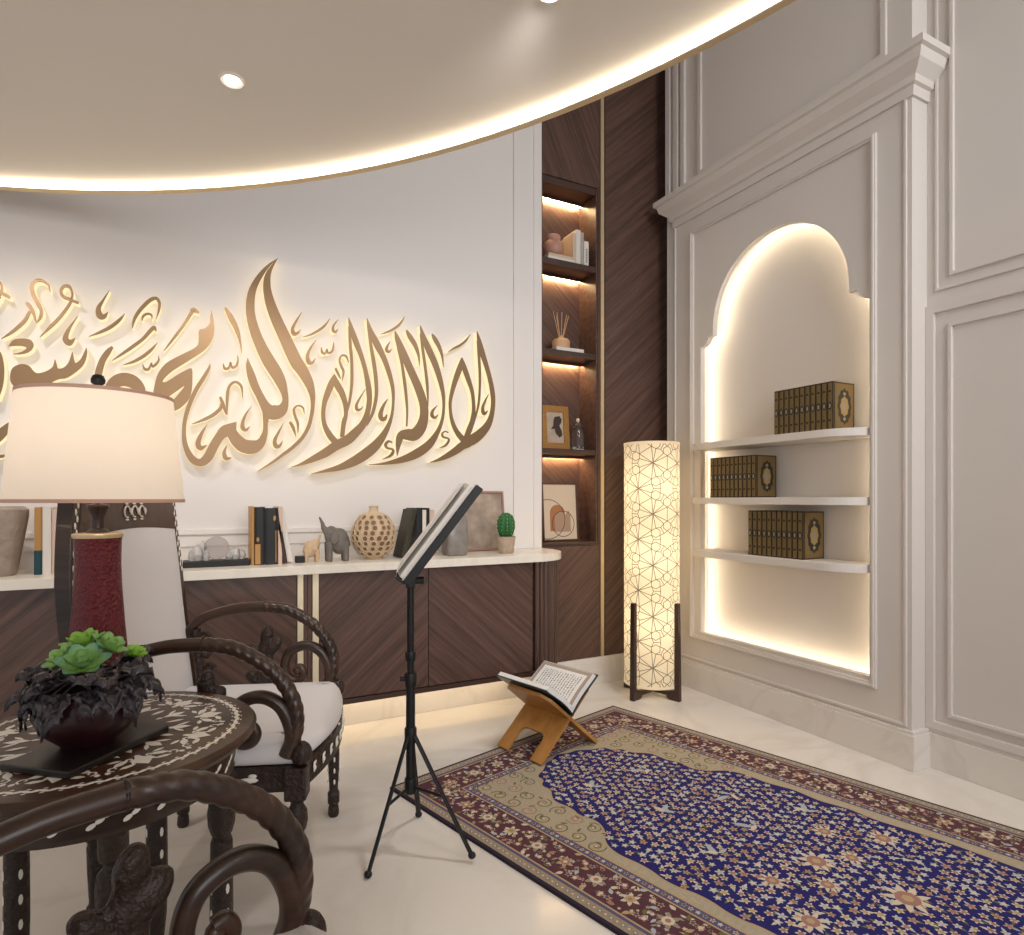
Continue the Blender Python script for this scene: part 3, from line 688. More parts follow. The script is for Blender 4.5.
elephant(.500, .72, 'ele_beige', 'small beige elephant figurine with its trunk raised', [(-.02, .12), (-.035, .135), (-.06, .0), (-.04, .16)] if 0 else [(.0, .11), (-.03, .12), (-.045, .15), (-.06, .175)])
elephant(.60, 1.12, 'ele_grey', 'large dark grey elephant figurine with its trunk raised high', [(.0, .11), (-.03, .115), (-.052, .135), (-.062, .16), (-.076, .185)])
for o in bpy.data.objects:
    if o.name == 'elephant_figurine': o.rotation_euler.z = pi
# the beige one faces right, the grey one faces left towards it
# honeycomb vase
M['vase_beige'] = plain('beige_ceramic', '#CDB596', .6, bump=.2, bscale=60); M['vase_hole'] = plain('dimple_glaze', '#7E6248', .7)
t = thing('vase', (.790, 2.985, ZT), 'round beige vase covered with dimples and a short neck', 'vase')
def vr(z):   # radius of the vase at height z
    return .036+.068*math.sin(pi*min(1, max(0, (z+.005)/.235)))**.75
pr = [(0, 0), (.042, 0), (.044, .012)]+[(vr(z), z) for z in [.02+.2*i/18 for i in range(19)]]+[(.026, .226), (.021, .234), (.021, .25), (.024, .256), (.02, .256), (.017, .235), (0, .23)]
b = MB(); b.lathe(pr, n=40); b.build('body', 'vase_beige', t, smooth=60)
b = MB(); random.seed(3)
for j in range(8):
    z = .03+j*.0245; r = vr(z); nn = max(9, int(2*pi*r/.036))
    for i in range(nn):
        a = 2*pi*(i+.5*(j % 2))/nn+random.uniform(-.05, .05); s = random.uniform(.0100, .0130)
        dz = (vr(z+.004)-vr(z-.004))/.008
        nrm = Vector((math.cos(a), math.sin(a), -dz)).normalized(); e1 = Vector((-math.sin(a), math.cos(a), 0)); e2 = nrm.cross(e1)
        c = Vector((r*math.cos(a), r*math.sin(a), z))
        L = [c+nrm*.0012+e1*s*math.cos(q)+e2*s*math.sin(q) for q in [2*pi*k/10 for k in range(10)]]
        b.add(L, [tuple(range(10))])
        # raised rim around each dimple
        R2 = [c+nrm*.0003+(e1*math.cos(q)+e2*math.sin(q))*s*1.35 for q in [2*pi*k/10 for k in range(10)]]
        R1 = [c+nrm*.0045+(e1*math.cos(q)+e2*math.sin(q))*s*1.12 for q in [2*pi*k/10 for k in range(10)]]
        R0 = [c+nrm*.0012+(e1*math.cos(q)+e2*math.sin(q))*s*.95 for q in [2*pi*k/10 for k in range(10)]]
        b.add(R2+R1+R0, [(k, (k+1) % 10, 10+(k+1) % 10, 10+k) for k in range(10)]+[(10+k, 10+(k+1) % 10, 20+(k+1) % 10, 20+k) for k in range(10)], 1)
b.build('dimples', ['vase_hole', 'vase_beige'], t)
# right-hand books
book('book', .13, .245, .026, ['bk_olive'], 'dark olive book leaning to the right with its cover showing', (.912, 2.93, ZT+.002), rotz=math.radians(2), tilt=math.radians(13))
book('book', .17, .245, .03, ['bk_black'], 'black book upright behind the music stand board', (.996, 2.95, ZT))
book('book', .17, .235, .02, ['bk_white'], 'slim white book between two dark ones behind the music stand', (1.027, 2.95, ZT))
book('book', .17, .245, .016, ['bk_black'], 'slim black book right of the slim white one', (1.048, 2.95, ZT))
book('book', .17, .235, .028, ['bk_pink'], 'rose book partly hidden by the music stand board', (1.065, 2.96, ZT))
M['grey_cer'] = plain('grey_glazed_ceramic', '#857E78', .35, mott=.4, mscale=22, coat=.3)
t = thing('vase', (1.212, 2.985, ZT), 'square shouldered grey glazed bottle vase right of the music stand', 'vase')
b = MB(); k4 = lambda a, z: 1/max(abs(math.cos(a)), abs(math.sin(a)))**.55
b.lathe([(0, 0), (.052, 0), (.06, .01), (.062, .1), (.058, .18), (.045, .215), (.022, .232), (.018, .26), (.02, .262), (.015, .262), (.013, .23), (0, .22)], n=40, rf=lambda a, z: k4(a, z) if z < .2 else 1+(k4(a, z)-1)*max(0, (.23-z)/.03)); b.build('body', 'grey_cer', t, smooth=60)
M['frame_rose'] = plain('rose_wood_frame', '#9A7666', .5); M['abstract'] = plain('mottled_print', '#A08F80', .6, mott=.95, mscale=12)
t = thing('picture_frame', (1.448, YW-.055, ZT+.003), 'rosewood frame with a mottled grey print leaning on the white wall', 'picture frame')
T = Matrix.Rotation(math.radians(-8), 4, 'X')
b = MB(); b.prism([(-.15, 0), (.15, 0), (.15, .335), (-.15, .335)], 0, .02, 'XZ', 0, T, holes=[[(-.137, .013), (.137, .013), (.137, .322), (-.137, .322)]]); b.build('frame', 'frame_rose', t, bevel=.002)
b = MB(); b.box(-.139, .139, .008, .012, .011, .324, 0, T); b.build('print', 'abstract', t)
M['pot'] = plain('concrete_pot', '#B3A08C', .8, bump=.5, bscale=60, mott=.25, mscale=30); M['cactus'] = plain('cactus_green', '#27632E', .55)
M['spine'] = plain('cactus_spine', '#B9C9A0', .6)
t = thing('cactus', (1.50, 2.965, ZT), 'small round ribbed cactus in a tapered concrete pot', 'plant')
b = MB(); b.lathe([(0, 0), (.036, 0), (.04, .004), (.052, .085), (.053, .09), (.046, .09), (.044, .08), (0, .078)], n=24); b.build('pot', 'pot', t, smooth=40)
b = MB(); cz = .08
b.lathe([(.02, 0), (.036, .02), (.046, .055), (.045, .09), (.034, .12), (.015, .135), (0, .137)], (0, 0, cz), 60, rf=lambda a, z: 1+.16*abs(math.cos(5*a))-.08); b.build('stem', 'cactus', t, smooth=60)
b = MB()
for i in range(10):
    a = 2*pi*i/10
    for z, r in ((.025, .041), (.045, .048), (.065, .05), (.085, .049), (.105, .044), (.122, .034)): b.ell((r*1.05*math.cos(a), r*1.05*math.sin(a), cz+z), (.0022, .0022, .0022), 6)
b.build('spines', 'spine', t)

# ------------------------------------------------------------------ niche shelves and book sets
SHZ = [1.472, 1.158, .853]
def shelf_outline():
    y0, y1 = NY0+.001, NY1-.001; xb = XR-.004; xf = 2.598
    L = [(xb, y0), (XF+.03, y0)]
    L += [(xf+.12*(1-math.sin(a)), y0+.17*(1-math.cos(a))) for a in [pi/2*i/10 for i in range(1, 11)]]
    L += [(xf+.09*(1-math.sin(a)), y1-.12*(1-math.cos(a))) for a in [pi/2*i/10 for i in range(10, 0, -1)]]
    L += [(XF+.01, y1), (xb, y1)]
    return L
for z, lb in zip(SHZ, ('top white shelf of the arched niche', 'middle white shelf of the arched niche', 'bottom white shelf of the arched niche')):
    b = MB(); b.prism(shelf_outline(), z-.036, z)
    tag(b.build('wall_shelf', 'white', bevel=.004), lb, 'shelf', 'white bow fronted shelves in the arched niche')
M['qgold'] = plain('old_gold_binding', '#75603A', .5, .15, mott=.3, mscale=90, bump=.3, bscale=300)
M['qdark'] = plain('dark_binding', '#2B2218', .5); M['qmid'] = plain('medallion_tone', '#9A8255', .5, .1); M['qblue'] = plain('medallion_grey', '#8C8778', .5)
def lens(cy, cz, ry, rz, n=28, lob=0, k=8):
    return [(cy+ry*(1+lob*math.cos(k*a))*math.cos(a), cz+rz*(1+lob*math.cos(k*a))*math.sin(a)) for a in [2*pi*i/n for i in range(n)]]
def quran_volume(th, h, dp):
    """spine faces -x, stacked along y; cover at low y"""
    t = thing('book', (0, 0, 0), 'x', 'book')
    b = MB()
    b.box(.004, dp, 0, .0022, 0, h, 0); b.box(.004, dp, th-.0022, th, 0, h, 0)
    sp = [(.006, 0), (.002, th*.12), (0, th*.5), (.002, th*.88), (.006, th), (.009, th), (.009, 0)]
    b.prism(sp, 0, h, 'XY', 0)
    # dark edge and medallion on the spine
    b.box(.0003, .004, -.0003, th*.09, .0, h, 1)
    for z0, z1 in ((0, .006), (h-.006, h)): b.prism([(.0058, -.0004), (.001, th*.12), (-.0008, th*.5), (.001, th*.88), (.0058, th+.0004), (.009, th), (.009, 0)], z0, z1, 'XY', 1)
    b.flat(lens(th*.5, h*.5, th*.36, h*.085, 12), -.0006, 'YZ', 1); b.flat(lens(th*.5, h*.5, th*.2, h*.05, 12), -.0010, 'YZ', 3)
    for zc in (.2, .8): b.flat(lens(th*.5, h*zc, th*.25, h*.025, 8), -.0006, 'YZ', 1)
    # cover: border and lobed medallion
    b.prism([(.010, .002), (dp-.002, .002), (dp-.002, h-.002), (.010, h-.002)], -.0006, .0005, 'XZ', 1, holes=[[(.016, .007), (dp-.007, .007), (dp-.007, h-.007), (.016, h-.007)]])
    cx = (dp+.01)/2
    b.flat(lens(cx, h*.5, dp*.31, h*.36, 64, .05, 12), -.0005, 'XZ', 1)
    b.flat(lens(cx, h*.5, dp*.19, h*.20, 64, .06, 8), -.0009, 'XZ', 2)
    b.flat(lens(cx, h*.5, dp*.09, h*.09, 48, .1, 8), -.0012, 'XZ', 3)
    for zc in (.24, .76): b.flat(lens(cx, h*zc, dp*.06, h*.035, 24, .1, 6), -.0009, 'XZ', 3)
    b.build('cover', ['qgold', 'qdark', 'qmid', 'qblue'], t)
    b = MB(); b.box(.009, dp-.004, .0022, th-.0022, .003, h-.003); b.build('pages', 'page_edge', t)
    return t
SETS = [(2.197, 1.869, SHZ[0], .226, 'top', 11), (2.637, 2.311, SHZ[1], .226, 'middle', 11), (2.364, 2.028, SHZ[2], .236, 'bottom', 11)]
for (yf, yn, z, h, nm, n) in SETS:
    th = (yf-yn)/n
    v0 = quran_volume(th-.0008, h, .158)
    for i in range(n):
        v = v0 if i == 0 else copy_tree(v0)
        v.location = (2.645, yn+i*th, z)
        v['group'] = 'matching gold volumes on the %s niche shelf' % nm
        v['label'] = ('gold volume with its medallion cover showing, nearest end of the %s niche shelf row' % nm) if i == 0 else \
                     ('gold volume at the far left end of the row on the %s niche shelf' % nm if i == n-1 else
                      ('second gold volume from the cover end on the %s niche shelf' % nm if i == 1 else 'one of the matching gold spined volumes inside the row on the %s niche shelf' % nm))

# ------------------------------------------------------------------ floor lamp
FL = (2.414, 2.868); FR = .16
t = thing('floor_lamp', (FL[0], FL[1], 0), 'tall cylindrical floor lamp with geometric star lines and dark feet', 'lamp', rotz=math.radians(-30))
b = MB(); zb, zt_ = .075, 1.475
N = 64
vs = [(FR*math.cos(2*pi*i/N), FR*math.sin(2*pi*i/N), z) for z in [zb+(zt_-zb)*k/8 for k in range(9)] for i in range(N)]
b.add(vs, [(k*N+i, k*N+(i+1) % N, (k+1)*N+(i+1) % N, (k+1)*N+i) for k in range(8) for i in range(N)], 0)
segs = []
def seg_(p, q): segs.append((p, q))
colw = 2*pi*FR/4; rowh = .29
def star(cx, cz, sc_=1):
    R1 = .052*sc_; hexes = []
    pt = lambda r, a: (cx+r*math.cos(math.radians(a)), cz+r*math.sin(math.radians(a)))
    for k in range(6):     # six small hexagons around the star, rays run to the nodes between stars
        c = pt(.078, 90+60*k)
        hx = [(c[0]+.027*math.cos(math.radians(90+60*k+60*j)), c[1]+.027*math.sin(math.radians(90+60*k+60*j))) for j in range(6)]
        for j in range(6): seg_(hx[j], hx[(j+1) % 6])
        nA, nB = pt(.167, 120+60*k), pt(.167, 60+60*k)
        seg_(hx[3], pt(.040, 120+60*k)); seg_(hx[3], pt(.040, 60+60*k)); seg_(pt(.040, 120+60*k), pt(.080, 120+60*k))
        seg_(hx[0], nA); seg_(hx[0], nB); seg_(hx[1], nA); seg_(hx[5], nB)
        seg_(pt(.080, 120+60*k), hx[1]); seg_(pt(.080, 60+60*k), hx[5])
        seg_(hx[0], pt(.145, 90+60*k))
for ci in range(4):
    for rj in range(-1, 6):
        star(ci*colw+.25*colw, zb+.12+rj*rowh+(ci % 2)*rowh/2, 1)
def clipz(p, q):
    lo, hi = zb+.002, zt_-.002
    (x0, y0), (x1, y1) = p, q
    if (y0 < lo and y1 < lo) or (y0 > hi and y1 > hi): return None
    def cut(a, c, lim): t = (lim-a[1])/(c[1]-a[1]); return (a[0]+(c[0]-a[0])*t, lim)
    if y0 < lo: p = cut(p, q, lo)
    if y0 > hi: p = cut(p, q, hi)
    if y1 < lo: q = cut(q, p, lo)
    if y1 > hi: q = cut(q, p, hi)
    return (p, q)
segs = [c for c in (clipz(*g) for g in segs) if c and math.hypot(c[0][0]-c[1][0], c[0][1]-c[1][1]) > .002]
LW = .0016
for (x0, y0), (x1, y1) in segs:
    k = 4; l = math.hypot(x1-x0, y1-y0)
    nx, ny = -(y1-y0)/l*LW, (x1-x0)/l*LW; vv = []
    for i in range(k+1):
        x = x0+(x1-x0)*i/k; z = y0+(y1-y0)*i/k
        for sg in (1, -1):
            a = (x+sg*nx)/FR; zz = min(zt_-.002, max(zb+.002, z+sg*ny)); vv.append(((FR+.0008)*math.cos(a), (FR+.0008)*math.sin(a), zz))
    b.add(vv, [(2*i, 2*i+1, 2*i+3, 2*i+2) for i in range(k)], 1)
b.build('shade', ['floor_shade', 'line'], t, smooth=30)
b = MB()
for z0 in (zb-.004, zt_-.012): b.lathe([(FR+.001, z0), (FR+.002, z0), (FR+.002, z0+.016), (FR-.003, z0+.016), (FR-.003, z0), (FR+.001, z0)], n=N)
b.build('shade_ring', 'floor_shade', t)
for k in range(4):
    a = math.radians(45+90*k); T = Matrix.Rotation(a, 4, 'Z')
    b = MB(); b.prism([(FR+.003, .55), (FR+.003, .06), (FR-.05, .045), (FR-.05, .012), (FR-.03, .0), (FR+.034, .0), (FR+.026, .55), (FR+.022, .556), (FR+.006, .556)], -.014, .014, 'XZ', 0, T); b.build('leg', 'dwood', t, bevel=.002)
b = MB()
for k in range(2):
    T = Matrix.Rotation(math.radians(45+90*k), 4, 'Z'); b.box(-FR+.03, FR-.03, -.012, .012, .018+.004*k, .044, 0, T)
b.build('cross_bar', 'dwood', t)
for z in (.35, .75, 1.15):
    b = MB(); b.ell((0, 0, z), (.03, .03, .04)); b.build('bulb', emis('bulb_glow_%d' % int(z*100), '#FFE2B0', 3), t, smooth=180)
    L = bpy.data.lights.new('lamp', 'POINT'); L.energy = 1.1; L.color = (1, .84, .62); L.shadow_soft_size = .05
    o = bpy.data.objects.new('bulb_light', L); COL.objects.link(o); o.parent = t; o.location = (0, 0, z+.09)

# ------------------------------------------------------------------ rug
RA = math.atan2(.2672, .9636); RO = (.70, 2.40); RWd, RLn = 1.42, 2.25
rt = None
M['r_navy'] = plain('rug_navy', '#1C1960', .95); M['r_edge'] = plain('rug_edge', '#2A2030', .95); M['r_tan'] = plain('rug_tan', '#978974', .95, mott=.3, mscale=60)
M['r_mar'] = plain('rug_maroon', '#54303A', .95, mott=.35, mscale=70); M['r_beige'] = plain('rug_beige', '#A99D86', .95, mott=.25, mscale=90)
M['r_cream'] = plain('rug_cream', '#CDBFA8', .95); M['r_rose'] = plain('rug_rose', '#A0746A', .95); M['r_blue'] = plain('rug_pale_blue', '#A9AFB5', .95)
M['r_gold'] = plain('rug_gold', '#B39A72', .95); M['r_olive'] = plain('rug_olive', '#6B6440', .95); M['r_purple'] = plain('rug_purple', '#55506E', .95)
RM = ['r_edge', 'r_tan', 'r_mar', 'r_beige', 'r_navy', 'r_cream', 'r_rose', 'r_blue', 'r_gold', 'r_olive', 'r_purple']
b = MB(); random.seed(11)
TH = .011
b.box(0, RWd, -RLn, 0, 0, TH, 0)
def rectr(x0, x1, y0, y1): return [(x0, y0), (x1, y0), (x1, y1), (x0, y1)]
def band(i0, i1, z, m): b.prism(rectr(i0, RWd-i0, -RLn+i0, -i0), z-.0001, z, 'XY', m, holes=[rectr(i1, RWd-i1, -RLn+i1, -i1)])
band(.012, .045, TH+.0004, 1); band(.045, .056, TH+.0004, 10); band(.056, .062, TH+.0005, 8)
band(.062, .20, TH+.0004, 2); band(.20, .206, TH+.0005, 8); band(.206, .236, TH+.0004, 10); band(.236, .244, TH+.0005, 8)
b.flat(rectr(.244, RWd-.244, -RLn+.244, -.244+.02), TH+.0003, 'XY', 3)
ZP = TH+.0008
def flower(x, y, r, cols, pet=6, rot=0, z=ZP):
    c0, c1, c2 = cols
    P = []
    for i in range(pet*4):
        a = rot+2*pi*i/(pet*4); rr = r*(.72+.28*math.cos(pet*(a-rot))); P.append((x+rr*math.cos(a), y+rr*math.sin(a)))
    b.flat(P, z, 'XY', c0)
    P = [(x+r*.5*math.cos(rot+2*pi*i/8), y+r*.5*math.sin(rot+2*pi*i/8)) for i in range(8)]; b.flat(P, z+.0003, 'XY', c1)
    if r > .02:
        P = [(x+r*.24*math.cos(2*pi*i/6), y+r*.24*math.sin(2*pi*i/6)) for i in range(6)]; b.flat(P, z+.0006, 'XY', c2)
def leafp(x, y, l, w, a, m, z=ZP-.0001):
    T = [(0, 0), (.3, .5), (.6, .45), (1, 0), (.6, -.45), (.3, -.5)]
    ca, sa = math.cos(a), math.sin(a)
    b.flat([(x+l*p*ca-w*q*sa, y+l*p*sa+w*q*ca) for p, q in T], z, 'XY', m)
def vine(pts, w, m, z=ZP-.0003):
    q = cr(pts, 5); n = len(q); L = []; R_ = []
    for i in range(n):
        a = q[max(0, i-1)]; c = q[min(n-1, i+1)]; dx, dy = c[0]-a[0], c[1]-a[1]; l = math.hypot(dx, dy) or 1
        L.append((q[i][0]-dy/l*w, q[i][1]+dx/l*w, z)); R_.append((q[i][0]+dy/l*w, q[i][1]-dx/l*w, z))
    b.add(L+R_, [(i, i+1, n+i+1, n+i) for i in range(n-1)], m)
# guard stripe dots
def along(inset, step, fn):
    x0, x1, y0, y1 = inset, RWd-inset, -RLn+inset, -inset
    per = [((x0, y1), (x1, y1)), ((x1, y1), (x1, y0)), ((x1, y0), (x0, y0)), ((x0, y0), (x0, y1))]
    k = 0
    for (a, c) in per:
        l = math.hypot(c[0]-a[0], c[1]-a[1]); n = max(1, round(l/step)); an = math.atan2(c[1]-a[1], c[0]-a[0])
        for i in range(n): fn(a[0]+(c[0]-a[0])*(i+.5)/n, a[1]+(c[1]-a[1])*(i+.5)/n, an, k); k += 1
along(.0285, .020, lambda x, y, a, k: flower(x, y, .008, ((6, 5, 8), (10, 5, 8))[k % 2], 4))
along(.221, .022, lambda x, y, a, k: flower(x, y, .0095, ((5, 6, 8), (8, 10, 8), (7, 5, 8))[k % 3], 5))
def bord(x, y, a, k):
    s = 1 if k % 2 else -1
    n = (-math.sin(a), math.cos(a)); 
    flower(x, y, .038 if k % 2 else .032, ((5, 8, 6), (1, 5, 6))[k % 2] if k % 4 else (8, 6, 5), 6, a, ZP+.0002)
    for j in range(7):
        aa = a+j*pi/3.5+.4; rr = .054
        leafp(x+rr*math.cos(aa), y+rr*math.sin(aa), .028, .014, aa+1.1*s, (9, 5, 7, 6, 8)[(k+j) % 5])
    for d in (-.05, .05):
        flower(x+math.cos(a)*d+n[0]*.04*s, y+math.sin(a)*d+n[1]*.04*s, .014, (6, 5, 8), 5)
        flower(x+math.cos(a)*d-n[0]*.042*s, y+math.sin(a)*d-n[1]*.042*s, .012, (8, 10, 8), 5)
def fill(x, y, a, k):
    for q in range(7):
        dx, dy = random.uniform(-.022, .022), random.uniform(-.062, .062)
        X = x+math.cos(a)*dx-math.sin(a)*dy; Y = y+math.sin(a)*dx+math.cos(a)*dy
        if q % 2: leafp(X, Y, random.uniform(.014, .026), random.uniform(.006, .011), random.random()*6.3, random.choice((5, 8, 9, 7, 6, 1)), ZP-.0003+.00002*q)
        else: flower(X, Y, random.uniform(.006, .010), random.choice(((5, 6, 8), (8, 5, 6), (7, 5, 8), (1, 2, 5))), 5, random.random(), ZP-.0003)
along(.131, .036, fill)
along(.131, .125, bord)
# navy lobed field
half = [(0, .235), (.06, .26), (.10, .265), (.15, .30), (.215, .33), (.225, .37), (.262, .40), (.268, .45), (.30, .49), (.32, .53), (.315, .60), (.33, .66), (.318, .72), (.345, .78), (.40, .83), (.425, .90), (.42, 1.0), (.435, 1.1), (.42, 1.2), (.432, 1.3), (.42, 1.4), (.432, 1.6), (.42, 1.8), (.43, 1.98)]
cxr = RWd/2
right = [(cxr+x, -y) for x, y in half]; left = [(cxr-x, -y) for x, y in reversed(half[1:])]
field = cr(right, 4)[:]+cr(left, 4)
b.flat([(x, y) for x, y in field], TH+.0006, 'XY', 4)
loop = field+[field[0]]; vine([(p[0], p[1]) for p in loop[::2]], .0035, 8, TH+.0009)
def inside(x, y, poly):
    c = False; n = len(poly)
    for i in range(n):
        x0, y0 = poly[i]; x1, y1 = poly[i-1]
        if (y0 > y) != (y1 > y) and x < (x1-x0)*(y-y0)/(y1-y0)+x0: c = not c
    return c
# blossoms in the navy field
yy = -.27; row = 0
while yy > -2.0:
    xx = cxr-.45+.02*(row % 2)
    while xx < cxr+.45:
        x = xx+random.uniform(-.005, .005); y = yy+random.uniform(-.005, .005)
        if all(inside(x+dx, y+dy, field) for dx, dy in ((.016, 0), (-.016, 0), (0, .016), (0, -.016))):
            flower(x, y, random.uniform(.0125, .0170), random.choice([(5, 6, 8), (5, 8, 6), (5, 7, 8), (7, 5, 8), (8, 6, 5), (5, 6, 8)]), 5, random.random()*6, ZP+.0003)
            leafp(x, y, .026, .009, random.random()*6.28, random.choice([9, 7, 5, 9]), ZP+.0001)
        xx += .040
    yy -= .031; row += 1
for (x, y, r) in ((cxr, -1.35, .06), (cxr+.1, -1.42, .04), (cxr-.1, -1.42, .04), (cxr+.2, -1.30, .042), (cxr-.2, -1.30, .042), (cxr+.3, -1.45, .05), (cxr-.3, -1.45, .05), (cxr, -1.6, .07)): flower(x, y, r, (5, 6, 8), 9, 0, ZP+.0012)
for (x, y, a) in ((cxr-.14, -.55, .6), (cxr+.15, -.6, 2.4), (cxr-.1, -.85, .3), (cxr+.2, -.95, 2.9), (cxr-.2, -1.12, 1), (cxr+.05, -1.12, 2.), (cxr+.28, -1.2, .4)):   # pale birds
    leafp(x, y, .075, .022, a, 7, ZP+.0012); leafp(x+.02, y, .05, .018, a+1.3, 5, ZP+.0013); leafp(x+.015, y, .045, .016, a-1.1, 7, ZP+.0014)
# scrolls in the beige spandrels
def spir(x, y, r, a0, s, m=9):
    vine([(x+r*(1-.8*i/14)*math.cos(a0+s*i*.62), y+r*(1-.8*i/14)*math.sin(a0+s*i*.62)) for i in range(15)], .0024, m, ZP)
for j in range(22):
    for i in range(12):
        x = .27+i*.08; y = -.265-j*.08
        if x > RWd-.26 or y < -RLn+.26: continue
        if not any(inside(x+dx, y+dy, field) for dx, dy in ((0, 0), (.03, 0), (-.03, 0), (0, .03), (0, -.03))):
            spir(x, y, .034, random.random()*6, random.choice((1, -1)), random.choice((9, 6, 9, 9)))
            flower(x, y, .011, random.choice([(6, 5, 8), (5, 6, 8), (10, 5, 8)]), 5)
            leafp(x+.02, y+.02, .03, .010, random.random()*6, 9)
            leafp(x-.02, y-.02, .026, .010, random.random()*6, 8)
rug = b.build('rug', RM, loc=(RO[0], RO[1], 0), rotz=RA)
tag(rug, 'Persian style rug with a navy floral field and maroon border', 'rug')
RZ = TH+.007

# ------------------------------------------------------------------ folding book stand and open book
t = thing('folding_book_stand', (1.466, 2.468, RZ), 'low folding golden wooden stand holding the open book on the rug', 'book stand', rotz=math.atan2(.26, .965))
def board(sgn):
    """board whose foot is on side sgn (x) and whose upper leaf leans to the other side"""
    foot = Vector((sgn*.185, 0, 0)); piv = Vector((0, 0, .155)); d = (piv-foot).normalized(); nrm = Vector((d.z, 0, -d.x))*(1 if d.x > 0 else -1)
    L0 = (piv-foot).length; top = L0+.20
    def P(u, v, w): return foot+d*u+Vector((0, v, 0))+nrm*w
    prof = [(0, -.14), (0, -.075), (.10, -.075)]+[(.10+.03*math.sin(a), -.075+.03*(1-math.cos(a))) for a in (pi/6, pi/3, pi/2)]+[(.13+.0, .045)]+[(.10+.03*math.cos(a), .045+.03*math.sin(a)) for a in (pi/6, pi/3, pi/2)]+[(0, .075), (0, .14), (top-.04, .14), (top, .10), (top, -.10), (top-.04, -.14)]
    b = MB(); T = None
    tri = tessellate_polygon([[Vector((p[0], p[1], 0)) for p in prof]]); n = len(prof); h = .007
    b.add([P(u, v, -h) for u, v in prof], [tuple(x) for x in tri]); b.add([P(u, v, h) for u, v in prof], [tuple(reversed(x)) for x in tri])
    b.add([P(u, v, -h) for u, v in prof]+[P(u, v, h) for u, v in prof], [(i, (i+1) % n, n+(i+1) % n, n+i) for i in range(n)])
    return b.build('board', 'oak', t)
board(-1); board(1)
b = MB(); b.tube([(0, -.141, .155), (0, .141, .155)], .011, 10); b.build('hinge', 'oak', t, smooth=40)
bk = thing('open_book', (1.466, 2.468, RZ), 'open book of Arabic script lying on the folding wooden stand', 'book', rotz=math.atan2(.26, .965))
M['bk_cover'] = plain('dark_green_cover', '#1B2A2A', .4)
def openhalf(s):
    a0 = math.radians(40)
    def prof(k, off, w0, w1):   # curve of the page surface in (x,z)
        P = []
        for i in range(k+1):
            w = w0+(w1-w0)*i/k; bul = .012*math.sin(pi*min(1, w/.2))*math.exp(-w*4)
            x = w*math.cos(a0)-(off+bul)*math.sin(a0); z = w*math.sin(a0)+(off+bul)*math.cos(a0)
            P.append((s*(x+.0), z+.172))
        return P
    lo = prof(12, .004, .004, .218); hi = prof(12, .026, .016, .212)
    b = MB(); b.prism(lo+list(reversed(hi)), -.15, .165, 'XZ', 0); pg = b.build('pages', 'page', bk, smooth=30)
    c0 = prof(12, -.001, -.004, .226); c1 = prof(12, .0035, -.002, .226)
    b = MB(); b.prism(c0+list(reversed(c1)), -.157, .172, 'XZ', 0); b.build('cover', 'bk_cover', bk)
    b = MB()
    def Q(w, v, e=.0004):
        bul = .012*math.sin(pi*min(1, w/.2))*math.exp(-w*4); off = .026+e
        return (s*(w*math.cos(a0)-(off+bul)*math.sin(a0)), v, w*math.sin(a0)+(off+bul)*math.cos(a0)+.172)
    def patch(w0, w1, v0, v1, m, e=.0004, k=10):
        vs = []
        for i in range(k+1): w = w0+(w1-w0)*i/k; vs += [Q(w, v0, e), Q(w, v1, e)]
        b.add(vs, [(2*i, 2*i+1, 2*i+3, 2*i+2) for i in range(k)], m)
    patch(.018, .210, -.148, .163, 1, .0003); patch(.030, .192, -.128, .143, 0, .0006)
    random.seed(5+s)
    for r in range(15):   # lines of script, read across the page
        v = -.108+r*.0160+.001
        w = .042
        while w < .174:
            l = random.uniform(.004, .012); patch(w, min(w+l, .176), v+random.uniform(-.001, .001), v+random.uniform(.0025, .004), 2, .0009, 2)
            if random.random() < .5: patch(w+l*.3, w+l*.3+.0018, v-.002, v+.008, 2, .0009, 1)
            if random.random() < .4: patch(w+l*.6, w+l*.6+.002, v-.004, v-.0025, 2, .0009, 1)
            w += l+random.uniform(.0015, .004)
    b.build('script', ['page', 'page_band', 'ink'], bk)
openhalf(1); openhalf(-1)

# ------------------------------------------------------------------ music stand
SB = Vector((.642, 1.963, 0))
t = thing('music_stand', SB, 'black tripod music stand holding an open folder seen from its edge', 'stand')
wdir = Vector((.326, .945, 0)).normalized(); hdir = Vector((.945, -.326, 0)).normalized()
b = MB(); b.tube([(0, 0, .19), (0, 0, .56)], .0150, 14); b.build('lower_tube', 'black', t, smooth=40)
b = MB(); b.tube([(0, 0, .55), (0, 0, .88)], .0120, 14); b.build('upper_tube', 'black', t, smooth=40)
for nm, z, r, h in (('collar', .535, .020, .045), ('collar', .62, .0175, .03), ('collar', .35, .020, .05), ('hub', .185, .020, .05)):
    b = MB(); b.lathe([(0, 0), (r*.9, 0), (r, .004), (r, h-.004), (r*.9, h), (0, h)], (0, 0, z), 16); b.build(nm, 'black', t, smooth=40)
b = MB(); b.tube([(0, 0, .56), tuple(-hdir*.034+Vector((0, 0, .56)))], [.006, .009], 10); b.build('knob', 'black', t, smooth=40)
